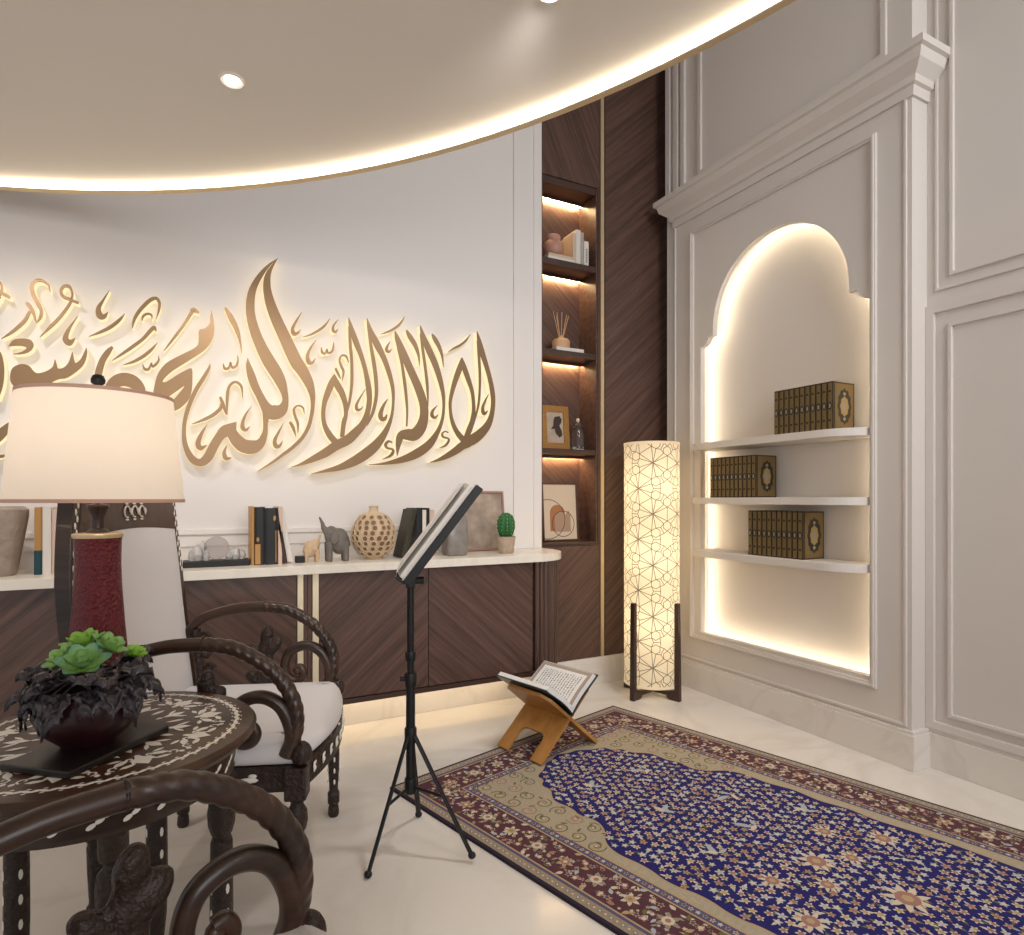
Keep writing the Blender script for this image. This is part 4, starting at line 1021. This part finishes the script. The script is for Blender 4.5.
for fx, fy in ((.7315, 2.145), (.478, 1.872), (.79, 1.80)):
    foot = Vector((fx, fy, 0))-SB; d = foot.normalized()
    f0 = .012 if (fx > .75) else .0
    b = MB(); top = d*.014+Vector((0, 0, .375)); ft = Vector((foot.x, foot.y, .010+f0)); b.tube([top, ft], .0090, 10, flatz=.7); lg = b.build('leg', 'black', t, smooth=40)
    b = MB(); b.ell((foot.x, foot.y, .011+f0), (.013, .013, .011), 12); b.build('rubber_foot', 'black_matte', lg, smooth=180)
    m = top.lerp(ft, .52); b = MB(); b.tube([d*.012+Vector((0, 0, .205)), m], .005, 8); b.build('brace', 'black', t, smooth=40)
b = MB(); b.box(-.016, .016, -.018, .018, .86, .905); b.lathe([(0, 0), (.012, 0), (.012, .03), (0, .03)], T=Matrix.Translation((.014, 0, .882)) @ Matrix.Rotation(pi/2, 4, 'Y'), n=14); b.build('tilt_head', 'black', t, bevel=.002, rotz=math.atan2(hdir.y, hdir.x))
uv = (hdir*.217+Vector((0, 0, .286))).normalized(); nv = (hdir*-.286+Vector((0, 0, .217))).normalized()
O = hdir*-.012+Vector((0, 0, .898))
TB = Matrix(((uv.x, wdir.x, nv.x, O.x), (uv.y, wdir.y, nv.y, O.y), (uv.z, wdir.z, nv.z, O.z), (0, 0, 0, 1)))
b = MB(); b.box(0, .365, -.19, .19, -.016, .009, 0, TB); b.box(-.006, 0, -.19, .19, 0, .035, 0, TB); b.build('desk', 'black', t, bevel=.002)
b = MB(); b.box(.05, .20, -.03, .03, -.016, 0, 0, TB); b.build('bracket', 'black', t, bevel=.002)
fb = thing('open_folder', SB, 'thick open book with pale pages resting on the music stand', 'book')
b = MB(); b.box(.001, .36, -.175, .175, .0095, .0145, 0, TB); b.build('cover', 'page', fb)
b = MB()
for sg in (-1, 1):
    P = [(sg*.002, .0148), (sg*.17, .0148), (sg*.17, .026)]+[(sg*(.165-.16*i/8), .026+.012*math.sin(pi*i/9)) for i in range(9)]
    vs = [TB @ Vector((u, p[0], p[1])) for u in (.004, .352) for p in P]; n = len(P)
    b.add(vs, [tuple(range(n)), tuple(range(n, 2*n))]+[(i, (i+1) % n, n+(i+1) % n, n+i) for i in range(n)], 0)
b.build('pages', 'page_edge', fb, smooth=30)
b = MB()
for sg in (-1, 1): b.box(.006, .350, min(sg*.006, sg*.166), max(sg*.006, sg*.166), .0395, .0405, 0, TB)
b.build('top_sheet', 'page', fb)

# ------------------------------------------------------------------ round inlaid table
TX, TY, TZ = -.17, 1.572, .65
t = thing('round_table', (TX, TY, 0), 'round dark wooden table with white floral inlay on its top', 'table')
b = MB(); Rr = .306
b.lathe([(0, -.038), (Rr-.03, -.038), (Rr-.02, -.034), (Rr-.012, -.026), (Rr, -.016), (Rr+.001, -.008), (Rr-.006, -.001), (Rr-.012, 0), (0, 0)], (0, 0, TZ), 72)
z = TZ+.0005
def P2(r, a): return (r*math.cos(a), r*math.sin(a))
PC = [0]
def lf(r, a, l, w, d, m=1, zz=z):   # leaf shaped piece of shell
    c = P2(r, a); T = [(-.5, 0), (-.2, .42), (.15, .5), (.5, 0), (.15, -.5), (-.2, -.42)]
    ca, sa = math.cos(a+d), math.sin(a+d)
    b.flat([(c[0]+l*p*ca-w*q*sa, c[1]+l*p*sa+w*q*ca) for p, q in T], zz+.00004*(PC[0] % 12), 'XY', m); PC[0] += 1
NB = 62
for i in range(NB):      # braided border
    a = 2*pi*i/NB
    lf(.265, a, .024, .0095, pi/2+.45); lf(.265, a+pi/NB, .024, .0095, pi/2-.45)
    lf(.274, a+pi/NB, .009, .004, pi/2); lf(.256, a+pi/NB, .009, .004, pi/2)
def curl(r, a, s, sg):   # small scroll
    c = P2(r, a); pts = []
    for i in range(12):
        q = i*.5*sg+a; rr = s*(1-.07*i); pts.append((c[0]+rr*math.cos(q), c[1]+rr*math.sin(q)))
    n = len(pts); L = []; R_ = []
    for i in range(n):
        p0 = pts[max(0, i-1)]; p1 = pts[min(n-1, i+1)]; dx, dy = p1[0]-p0[0], p1[1]-p0[1]; l = math.hypot(dx, dy); w = .0018*(1.2-.8*abs(i/n-.3))
        L.append((pts[i][0]-dy/l*w, pts[i][1]+dx/l*w, z+.0006)); R_.append((pts[i][0]+dy/l*w, pts[i][1]-dx/l*w, z+.0006))
    b.add(L+R_, [(i, i+1, n+i+1, n+i) for i in range(n-1)], 1)
NM = 10
for k in range(NM):
    a = 2*pi*k/NM+.12
    # tulip flower
    for d, l, w, dr in ((0, .052, .020, 0), (.75, .038, .013, -.004), (-.75, .038, .013, -.004)): lf(.210+dr, a+d*.05, l*1.08, w*1.35, d)
    lf(.186, a, .018, .012, 0)
    for sg in (-1, 1):
        lf(.203, a+sg*.17, .038, .015, sg*.9); lf(.226, a+sg*.14, .032, .012, sg*1.3); lf(.188, a+sg*.21, .026, .010, pi/2)
        curl(.222, a+sg*.235, .011, sg); curl(.195, a+sg*.10, .008, -sg); lf(.236, a+sg*.28, .014, .010, 0)
    # inner star ring
    lf(.150, a+pi/NM, .050, .020, 0); lf(.140, a, .038, .012, 0); lf(.118, a+pi/NM, .018, .010, 0)
    for sg in (-1, 1): lf(.155, a+pi/NM+sg*.12, .034, .009, sg*.6)
for k in range(8): lf(.05, 2*pi*k/8, .06, .016, 0)
b.build('table_top', ['table_wood', 'pearl'], t, smooth=35)
b = MB()
b.lathe([(.252, .545), (.262, .548), (.264, .560), (.260, .575), (.262, .605), (.268, .6125), (.25, .6125), (.24, .545), (.252, .545)], n=60)
b.build('apron', 'dark_wood', t, smooth=30)
b = MB()
for k in range(30):
    a = 2*pi*k/30
    for d, hh in ((0, 0), (.05, .008), (-.05, -.008)):
        c = Vector((.2665*math.cos(a+d), .2665*math.sin(a+d), .582+hh)); e1 = Vector((-math.sin(a+d), math.cos(a+d), 0)); e2 = Vector((0, 0, 1))
        b.add([c+e1*.007*math.cos(q)+e2*(.006)*math.sin(q)+e1*.004*math.sin(q) for q in [2*pi*i/8 for i in range(8)]], [tuple(range(8))])
b.build('apron_inlay', 'pearl', t)
LEGP = [(.0, .0), (.014, 0), (.019, .012), (.016, .03), (.013, .035), (.016, .05), (.021, .11), (.0235, .22), (.0235, .37), (.019, .385), (.023, .392), (.027, .41), (.0285, .44), (.026, .468), (.017, .478), (.015, .487), (.022, .492), (.025, .50), (.025, .55), (0, .55)]
for deg in (-3, 66, 138, 208, 281):
    a = math.radians(deg)
    b = MB(); b.lathe(LEGP, (0, 0, 0), 20, rf=lambda q, zz: 1+(.05*math.cos(8*q) if .05 < zz < .37 or .40 < zz < .46 else 0))
    lg = b.build('leg', 'carved', t, smooth=50, loc=(.233*math.cos(a), .233*math.sin(a), 0))
    b = MB(); b.box(-.022, .022, -.02, .02, .535, .612); lb = b.build('bracket', 'carved', lg, bevel=.006); lb.rotation_euler.z = a
    b = MB()
    for k in range(4):
        for q in range(4):
            aa = q*pi/2+.5; c = Vector((.0243*math.cos(aa), .0243*math.sin(aa), .16+.055*k)); e1 = Vector((-math.sin(aa), math.cos(aa), 0))
            b.add([c+e1*.0045*math.cos(w)+Vector((0, 0, .012))*math.sin(w) for w in [2*pi*i/8 for i in range(8)]], [tuple(range(8))])
    b.build('inlay', 'pearl', lg)

# tray under the planter
tr = MB(); tr.box(-.118, .118, -.078, .078, 0, .014)
tag(tr.build('tray', plain('dark_slate', '#211B18', .35), loc=(-.176, 1.480, TZ+.001), rotz=math.radians(50), bevel=.003), 'dark rectangular slate slab under the planter on the table', 'tray')
# planter with dark leaves and succulents
PX, PY, PZ = -.180, 1.486, TZ+.016
t = thing('potted_succulent', (PX, PY, PZ), 'dark red bowl of green succulents and blackish ruffled leaves on the table', 'plant')
t.scale = (.93, .93, 1.0)
M['bowl'] = plain('oxblood_glaze', '#2C1014', .34, mott=.8, mscale=30, coat=.4)
b = MB(); b.lathe([(0, 0), (.05, 0), (.054, .006), (.088, .035), (.101, .065), (.098, .095), (.09, .105), (.084, .1), (.088, .085), (.0, .08)], n=40); b.build('bowl', 'bowl', t, smooth=50)
M['dleaf'] = plain('blackish_leaf', '#3B3439', .32, bump=.9, bscale=50, mott=.5, mscale=40, coat=.1)
M['gleaf'] = plain('yellow_green_leaf', '#86B852', .45, mott=.15, mscale=20); M['bleaf'] = plain('blue_green_leaf', '#5E9272', .5, mott=.2, mscale=30)
random.seed(21)
def ruffled(L, Wd, droop, seed):
    """lobed leaf along +x, crinkled, bending down"""
    rnd = random.Random(seed); b = MB(); nu, nv = 12, 12; vs = []
    for i in range(nu+1):
        u = i/nu
        for j in range(nv+1):
            v = -1+2*j/nv
            w = Wd*(math.sin(pi*min(1, u*1.02+.03))**.55)*(1+.22*math.cos(u*22+abs(v)*2))
            x = L*u*(1-.12*abs(v))+.012*abs(math.sin(v*5))*u
            y = w*v
            z = -droop*L*u*u+.010*math.cos(v*9)*u+.006*math.sin(u*16)*abs(v)+.012*abs(v)*math.sin(pi*u)
            vs.append((x, y, z))
    fs = [(i*(nv+1)+j, i*(nv+1)+j+1, (i+1)*(nv+1)+j+1, (i+1)*(nv+1)+j) for i in range(nu) for j in range(nv)]
    b.add(vs, fs); b.add([(v[0], v[1], v[2]-.0012) for v in vs], [tuple(reversed(f)) for f in fs])
    b.tube([(-.05, 0, -.01), (.0, 0, 0)], .002, 6)
    return b
protos = [ruffled(.062, .027, .25, 1), ruffled(.070, .028, .05, 2), ruffled(.050, .026, .80, 3)]
for i in range(34):
    a = 2*pi*i/34*2+random.uniform(-.2, .2); tier = i % 3
    pb = protos[tier]; o = None
    b = MB(); b.add(pb.v, pb.f)
    o = b.build('leaf', 'dleaf', t, smooth=180)
    r = (.075, .06, .085)[tier]; zz = (.122, .138, .116)[tier]+random.uniform(-.006, .008)
    o.location = (r*math.cos(a), r*math.sin(a), zz); o.rotation_euler = (random.uniform(-.3, .3), random.uniform(-.15, .35)-(.1 if tier == 1 else -.2), a)
    s = random.uniform(.85, 1.12); o.scale = (s, s, s)
def rosette(x, y, z, R, mat, n, tilt=(0, 0), name='rosette'):
    b = MB(); k = 0
    for ring_i, (el, rr, cnt) in enumerate(((10, 1, n), (34, .86, n-1), (58, .66, n-2), (78, .42, 4))):
        for i in range(cnt):
            a = 2*pi*(i+.5*(ring_i % 2))/cnt+ring_i*.3; L = R*rr; e = math.radians(el); Wd = R*.36*(.75+.25*rr)
            vs = []; nu, nv = 8, 6
            for p in range(nu+1):
                u = p/nu; w = Wd*math.sin(pi*min(.97, .12+.80*u**.9))**.8*(1 if u < .93 else .62)
                for q in range(nv+1):
                    v = -1+2*q/nv; lx = L*u; lz = .30*w*v*v+L*.22*u*u
                    X = lx*math.cos(e)-lz*math.sin(e); Zz = lx*math.sin(e)+lz*math.cos(e); Y = w*v
                    vs.append((X*math.cos(a)-Y*math.sin(a), X*math.sin(a)+Y*math.cos(a), Zz))
            f = [(p*(nv+1)+q, p*(nv+1)+q+1, (p+1)*(nv+1)+q+1, (p+1)*(nv+1)+q) for p in range(nu) for q in range(nv)]
            b.add(vs, f); b.add([(v[0]*.985, v[1]*.985, v[2]-.0022) for v in vs], [tuple(reversed(g)) for g in f])
    o = b.build(name, mat, t, smooth=180); o.location = (x, y, z); o.rotation_euler = (tilt[0], tilt[1], 0); return o
M['rleaf'] = None
def two_tone_leaf(name, inner, outer, r0, r1):
    m, nt, bb = new_mat(name)
    tc = nt.nodes.new('ShaderNodeTexCoord'); ln = nt.nodes.new('ShaderNodeVectorMath'); ln.operation = 'LENGTH'
    mr = nt.nodes.new('ShaderNodeMapRange'); mr.inputs['From Min'].default_value = r0; mr.inputs['From Max'].default_value = r1
    mx = nt.nodes.new('ShaderNodeMix'); mx.data_type = 'RGBA'; mx.inputs['A'].default_value = lin(inner); mx.inputs['B'].default_value = lin(outer)
    nt.links.new(tc.outputs['Object'], ln.inputs[0]); nt.links.new(ln.outputs['Value'], mr.inputs['Value']); nt.links.new(mr.outputs['Result'], mx.inputs['Factor']); nt.links.new(mx.outputs['Result'], bb.inputs['Base Color'])
    bb.inputs['Roughness'].default_value = .45
    return m
M['rleaf'] = two_tone_leaf('rosette_leaf', '#A9D060', '#679A82', .012, .052)
M['rleaf2'] = two_tone_leaf('rosette_leaf_green', '#9CC84C', '#8ABB58', .01, .05)
rv = (.82, -.57)   # towards the right of the photo
rosette(-.005, -.036, .158, .054, 'rleaf', 6, (.45, .0))
rosette(-.012, .028, .185, .046, 'rleaf2', 6, (.1, -.2))
rosette(.032, .012, .178, .042, 'rleaf', 6, (.2, .5))
rosette(.082, .02, .160, .026, 'rleaf2', 8, (.3, .3))
rosette(-.042, .0, .165, .040, 'rleaf', 6, (.3, -.5))

# ------------------------------------------------------------------ table lamp
LX, LY = -.192, 1.731
t = thing('table_lamp', (LX, LY, TZ+.0006), 'table lamp with dark red leather body and large cream shade', 'lamp')
t.scale = (.84, .84, 1)
b = MB(); b.lathe([(0, 0), (.088, 0), (.09, .006), (.088, .018), (.076, .022), (0, .022)], n=40); b.build('base', 'dark_wood', t, smooth=40)
b = MB(); b.lathe([(.0, .02), (.080, .022), (.079, .04), (.073, .12), (.064, .21), (.0575, .29), (.055, .35), (.056, .40), (.059, .414), (.057, .416), (0, .415)], n=48); b.build('body', 'red', t, smooth=40)
b = MB(); b.lathe([(.059, .409), (.0605, .412), (.0605, .418), (.058, .420), (.04, .421)], n=48); b.build('collar', 'brass', t, smooth=40)
b = MB(); b.lathe([(0, .418), (.03, .419), (.024, .427), (.017, .432), (.016, .455), (.022, .470), (.028, .482), (.026, .486), (.008, .49), (.006, .50), (.006, .757), (0, .757)], n=28); b.build('neck', 'dark_wood', t, smooth=40)
b = MB(); b.lathe([(0, .754), (.014, .754), (.016, .758), (.008, .764), (.017, .770), (.018, .778), (.013, .788), (0, .792)], n=24); b.build('finial', 'black', t, smooth=50)
b = MB(); zb = .493; zt_ = .742; r0, r1 = .2125, .184
b.lathe([(r0+(r1-r0)*k/6, zb+(zt_-zb)*k/6) for k in range(7)], n=96)
b.f = b.f[:-2]; b.m = b.m[:-2]
b.build('lamp_shade', 'shade', t, smooth=60)
for r, z0 in ((r0, zb), (r1, zt_-.006)):
    b = MB(); b.lathe([(r+.0005, z0-.002), (r+.0022, z0-.002), (r+.0015, z0+.006), (r-.001, z0+.006), (r-.001, z0-.002), (r+.0005, z0-.002)], n=96); b.build('shade_trim', 'shade_trim', t)
b = MB()
for k in range(3):
    a = 2*pi*k/3; b.tube([(0, 0, .750), ((r1-.001)*math.cos(a), (r1-.001)*math.sin(a), .738)], .002, 6)
b.build('shade_spider', 'brass', t)
b = MB(); b.ell((0, .0, .60), (.03, .03, .04)); b.build('bulb', emis('table_bulb', '#FFE6C0', 3), t, smooth=180)
L = bpy.data.lights.new('lamp', 'POINT'); L.energy = .7; L.color = (1, .9, .78); L.shadow_soft_size = .06
o = bpy.data.objects.new('bulb_light', L); COL.objects.link(o); o.parent = t; o.location = (.0, 0, .66)

# ------------------------------------------------------------------ armchairs
def make_chair(loc, rz, label):
    t = thing('armchair', loc, label, 'armchair', rz, 'carved dark armchairs with pale upholstery')
    FW = .30; XB, XFr = -.25, .275
    # seat frame
    def seat_outline(off):
        P = [(XB-.02, -FW-.0+off), (XFr-.02, -FW+off)]
        P += [(XFr+.0-off+.055*math.sin(pi*i/10), -FW+off+(2*FW-2*off)*i/10) for i in range(0, 11)]
        P += [(XFr-.02, FW-off), (XB-.02, FW-off)]
        return P
    b = MB(); b.prism(seat_outline(0), .365, .435, holes=[seat_outline(.03)]); b.build('seat_frame', 'carved', t, bevel=.005)
    for i in range(9):
        y = -.23+.0575*i; x = XFr+.055*math.sin(pi*(y+FW)/(2*FW))+.002
        b = MB()
        for dy, dz, ry, rz_ in ((0, 0, .012, .016), (.014, .008, .012, .006), (.014, -.008, .012, .006)):
            b.ell((x, y+dy, .400+dz), (.003, ry, rz_), 8)
        b.build('seat_inlay', 'pearl', t, smooth=180)
    for x in (-.05, .06, .14):
        for sy in (-1, 1):
            b = MB(); b.ell((x, sy*(FW+.0005), .40), (.026, .003, .008), 8); b.ell((x+.01, sy*(FW+.0005), .411), (.012, .003, .006), 8); b.ell((x-.012, sy*(FW+.0005), .390), (.013, .003, .006), 8)
            b.build('seat_inlay', 'pearl', t, smooth=180)
    # cushion
    def cush(off, z): return [(x-(.0 if x > 0 else -.0), y, z) for x, y in seat_outline(off)]
    lv = [(.006, .436), (-.004, .448), (-.006, .468), (.006, .486), (.03, .495), (.07, .500)]
    b = MB(); n = len(seat_outline(0)); vs = []
    for off, z in lv: vs += cush(off+.004, z)
    fs = [(k*n+i, k*n+(i+1) % n, (k+1)*n+(i+1) % n, (k+1)*n+i) for k in range(len(lv)-1) for i in range(n)]
    fs += [tuple(reversed(range(n))), tuple(range((len(lv)-1)*n, len(lv)*n))]
    b.add(vs, fs); b.build('seat_cushion', 'fabric', t, smooth=50)
    # legs
    lp = [(0, 0), (.016, 0), (.02, .01), (.018, .035), (.015, .04), (.021, .05), (.021, .085), (.016, .092), (.015, .10), (.019, .18), (.021, .24), (.018, .252), (.024, .262), (.027, .285), (.0265, .31), (.018, .325), (.016, .335), (.024, .343), (.027, .35), (0, .352)]
    for x, y in ((XFr-.012, -FW+.008), (XFr-.012, FW-.008), (XB, -FW+.02), (XB, FW-.02)):
        b = MB(); b.lathe(lp, n=20, rf=lambda q, zz: 1+(.06*math.cos(8*q) if .1 < zz < .24 or .262 < zz < .31 else 0))
        l_ = b.build('leg', 'carved', t, smooth=50, loc=(x, y, 0))
        b = MB(); b.box(-.029, .029, -.029, .029, .345, .434); b.build('corner_block', 'carved', l_, bevel=.006)
        if x > 0:
            b = MB(); b.ell((.012, 0, .462), (.028, .030, .034), 16); b.build('post_knob', 'carved', l_, smooth=180)
            b = MB()
            for q in range(4):
                for k in range(3):
                    a = q*pi/2+.3; b.ell((.0205*math.cos(a), .0205*math.sin(a), .13+.04*k), (.004, .004, .010), 8)
            b.build('inlay', 'pearl', l_, smooth=180)
    # arms
    for sy in (-1, 1):
        y = sy*(FW-.006)
        path = cr([(-.255, y, .66), (-.21, y, .712), (-.163, y, .738), (-.07, y, .76), (.0235, y, .764)], 6)
        b = MB(); b.tube(path, [.014+.006*i/len(path) for i in range(len(path))], 14); arm = b.build('arm_rest', 'dark_wood', t, smooth=50)
        tw = cr([(.0235, y, .764), (.10, y, .752), (.1765, y, .708), (.225, y, .66), (.256, y, .60), (.262, y, .54), (.25, y, .49)], 16)
        n = len(tw); b = MB(); b.tube(tw, [.0195-.001*abs(i/n-.5) for i in range(n)], 24, rf=lambda th, L: 1+.13*abs(math.sin(1.5*(th-L*75)))-.05); b.build('twisted_arm', 'dark_wood', arm, smooth=60)
        b = MB(); b.ell((.0235, y, .764), (.008, .0215, .0215), 16); b.build('arm_ring', 'carved', arm, smooth=180)
        # scroll in front
        sp = [(.235, .46), (.25, .50), (.245, .545), (.222, .592), (.185, .617), (.145, .618), (.108, .596), (.092, .555), (.097, .52), (.12, .497), (.146, .50), (.158, .522), (.148, .542), (.132, .54)]
        q = cr([(a, y*1.0, c) for a, c in sp], 6); n = len(q)
        b = MB(); b.tube(q, [.021-.008*i/n for i in range(n)], 12); b.ell((.136, y, .53), (.016, .014, .016), 12); b.build('arm_scroll', 'dark_wood', arm, smooth=60)
        # carved leaf post on the side rail
        b = MB()
        for (x, z, rx, rz_, tl) in ((.025, .56, .022, .075, 0), (.045, .60, .020, .035, .5), (.0, .585, .018, .032, -.6), (.03, .64, .017, .03, .2), (.05, .50, .02, .03, .9), (.0, .50, .02, .03, -.9)):
            R3 = Matrix.Rotation(tl, 3, 'Y'); b.ell((x, y, z), (rx, .016, rz_), 12, R=R3)
        b.box(.0, .05, y-.014, y+.014, .43, .52); b.v = [(.03+(v[0]-.03)*1.35, y+(v[1]-y)*1.3, .43+(v[2]-.43)*1.12) for v in b.v]; b.build('leaf_carving', 'carved', arm, remesh=.005)
        # scrollwork where the arm meets the back
        b = MB()
        for cx, cz, s in ((-.175, .60, .022), (-.165, .55, .017), (-.185, .655, .024), (-.165, .50, .016)):
            b.tube([(cx+s*(1-.06*i)*math.cos(i*.55), y, cz+s*(1-.06*i)*math.sin(i*.55)) for i in range(15)], .007, 8)
        b.tube([(-.205, y, .44), (-.195, y, .52), (-.205, y, .60), (-.215, y, .69)], [.02, .014, .014, .018], 10)
        b.build('back_scrollwork', 'carved', arm, smooth=60)
    # back: reclined frame with upholstery
    def bx(z): return -.228-.075*max(0, (z-.45))/.85-.02*math.sin(max(0, min(1, (z-.45)/.85))*pi)
    def bw(z):   # half width of the back at height z
        k = (z-.45)/.85
        return .31+.022*math.sin(pi*min(1, max(0, k*1.1)))-.035*max(0, k-.55)/.45
    zs = [.44+.86*i/16 for i in range(17)]
    for sy in (-1, 1):
        b = MB(); vs = []
        for z in zs:
            w = bw(z); x = bx(z)
            for dx, dy in ((.012, -.020), (.012, .012), (-.028, .012), (-.028, -.020)): vs.append((x+dx, sy*(w+dy), z))
        b.add(vs, [(i*4+j, i*4+(j+1) % 4, (i+1)*4+(j+1) % 4, (i+1)*4+j) for i in range(16) for j in range(4)]+[(0, 1, 2, 3), (64, 65, 66, 67)])
        st = b.build('back_stile', 'dark_wood', t, bevel=.003)
        b = MB()
        for k in range(20):
            z = .90+.018*k; w = bw(z); b.ell((bx(z)+.0125, sy*(w-.004+.004*(-1)**k), z), (.0025, .004, .0095), 8)
        b.build('inlay', 'pearl', st, smooth=180)
    # upholstered panel (front and back)
    b = MB(); nu, nv = 14, 14; vs = []
    def crest(y): return 1.045+.018*math.cos(y/.31*pi/2)-.0
    for side in (1, -1):
        for i in range(nu+1):
            for j in range(nv+1):
                v = -1+2*j/nv; z0 = .47; y = v*(bw(z0+(1.05-z0)*i/nu)-.018); z = z0+(crest(y)-z0)*i/nu
                e = (1-abs(v)**6)*(1-abs(2*i/nu-1)**8)
                vs.append((bx(z)+(.012+.022*e if side > 0 else -.02-.006*e), y, z))
    K = (nu+1)*(nv+1)
    fs = [(i*(nv+1)+j, i*(nv+1)+j+1, (i+1)*(nv+1)+j+1, (i+1)*(nv+1)+j) for i in range(nu) for j in range(nv)]
    fs += [tuple(K+q for q in reversed(f)) for f in fs[:]]
    b.add(vs, fs)
    ed = [(0*(nv+1)+j) for j in range(nv+1)]+[(i*(nv+1)+nv) for i in range(1, nu+1)]+[(nu*(nv+1)+j) for j in range(nv-1, -1, -1)]+[(i*(nv+1)) for i in range(nu-1, 0, -1)]
    n = len(ed); b.f += [(ed[i], ed[(i+1) % n], K+ed[(i+1) % n], K+ed[i]) for i in range(n)]; b.m += [0]*n
    b.build('back_cushion', 'fabric', t, smooth=60)
    # crest rail
    b = MB(); vs = []; n = 16
    for j in range(n+1):
        v = -1+2*j/n; y = v*.295; zb_ = crest(y)-.002; ztop = 1.285+.045*math.cos(v*pi/2)
        for z, dx in ((zb_, .015), (zb_, -.024), (ztop, -.024), (ztop, .010)): vs.append((bx(z)+dx, y*(bw(z)-.006)/.31, z))
    b.add(vs, [(j*4+q, j*4+(q+1) % 4, (j+1)*4+(q+1) % 4, (j+1)*4+q) for j in range(n) for q in range(4)]+[(0, 1, 2, 3), (n*4, n*4+1, n*4+2, n*4+3)])
    crs = b.build('crest_rail', 'table_wood', t, bevel=.003)
    b = MB()
    for k in range(-1, 2):
        y = .046*k; z = 1.112
        b.tube([(bx(z)+.0175, y+.017*math.cos(q), z+.017*math.sin(q)) for q in [i*.45 for i in range(12)]], .0026, 6)
        b.ell((bx(z)+.017, y+.024, z), (.0025, .006, .012), 8)
        for sg in (-1, 1): b.ell((bx(z+.024*sg)+.0165, y, z+.024*sg), (.0025, .011, .0035), 8)
    b.build('crest_inlay', 'pearl', crs, smooth=180)
    return t
RZC = math.atan2(-.353, .935)
c1 = make_chair((.112, 2.118, 0), RZC, 'carved dark armchair with pale cushions behind the table and red lamp')
c2 = copy_tree(c1); c2.location = (-.012, .662, 0); c2.rotation_euler.z = math.radians(17)
c2['label'] = 'nearest carved armchair, only its arm showing in front of the table'

# ------------------------------------------------------------------ light
w = bpy.data.worlds.new('world'); sc.world = w; w.use_nodes = True
bg = w.node_tree.nodes['Background']; bg.inputs[0].default_value = (.90, .93, 1.0, 1); bg.inputs[1].default_value = .56
def area(name, loc, target, size, energy, color, sy=None):
    L = bpy.data.lights.new(name, 'AREA'); L.energy = energy; L.color = color; L.size = size
    if sy: L.shape = 'RECTANGLE'; L.size_y = sy
    o = bpy.data.objects.new(name, L); COL.objects.link(o); o.location = loc
    o.rotation_euler = (Vector(target)-Vector(loc)).to_track_quat('-Z', 'Y').to_euler(); return o
fill_l = area('front_fill_light', (.1, -2.7, 1.75), (.5, 3.2, 1.45), 2.6, 17, (1, .975, .965), 1.6); fill_l.data.spread = math.radians(90)  # added fill light behind the camera to brighten the back wall, not a window
def spot(name, loc, target, e, col, ang, soft=.15):
    L = bpy.data.lights.new(name, 'SPOT'); L.energy = e; L.color = col; L.spot_size = math.radians(ang); L.spot_blend = .9; L.shadow_soft_size = soft
    o = bpy.data.objects.new(name, L); COL.objects.link(o); o.location = loc
    o.rotation_euler = (Vector(target)-Vector(loc)).to_track_quat('-Z', 'Y').to_euler(); return o
hl = area('high_fill_light', (1.7, -1.9, 3.4), (2.7, 2.5, 1.9), 1.8, 27, (.95, .97, 1), 1.0); hl.data.spread = math.radians(110)  # added high fill that lifts the right wall and corner, no window modelled
spot('floor_fill_spot', (1.95, 1.3, 3.95), (1.5, 2.0, 0), 110, (1, .97, .95), 60)  # unseen spot added to brighten the floor and rug

sc.view_settings.view_transform = 'Standard'
sc.view_settings.look = 'None'
sc.view_settings.exposure = .14
sc.view_settings.gamma = 1
sc.view_settings.use_curve_mapping = False
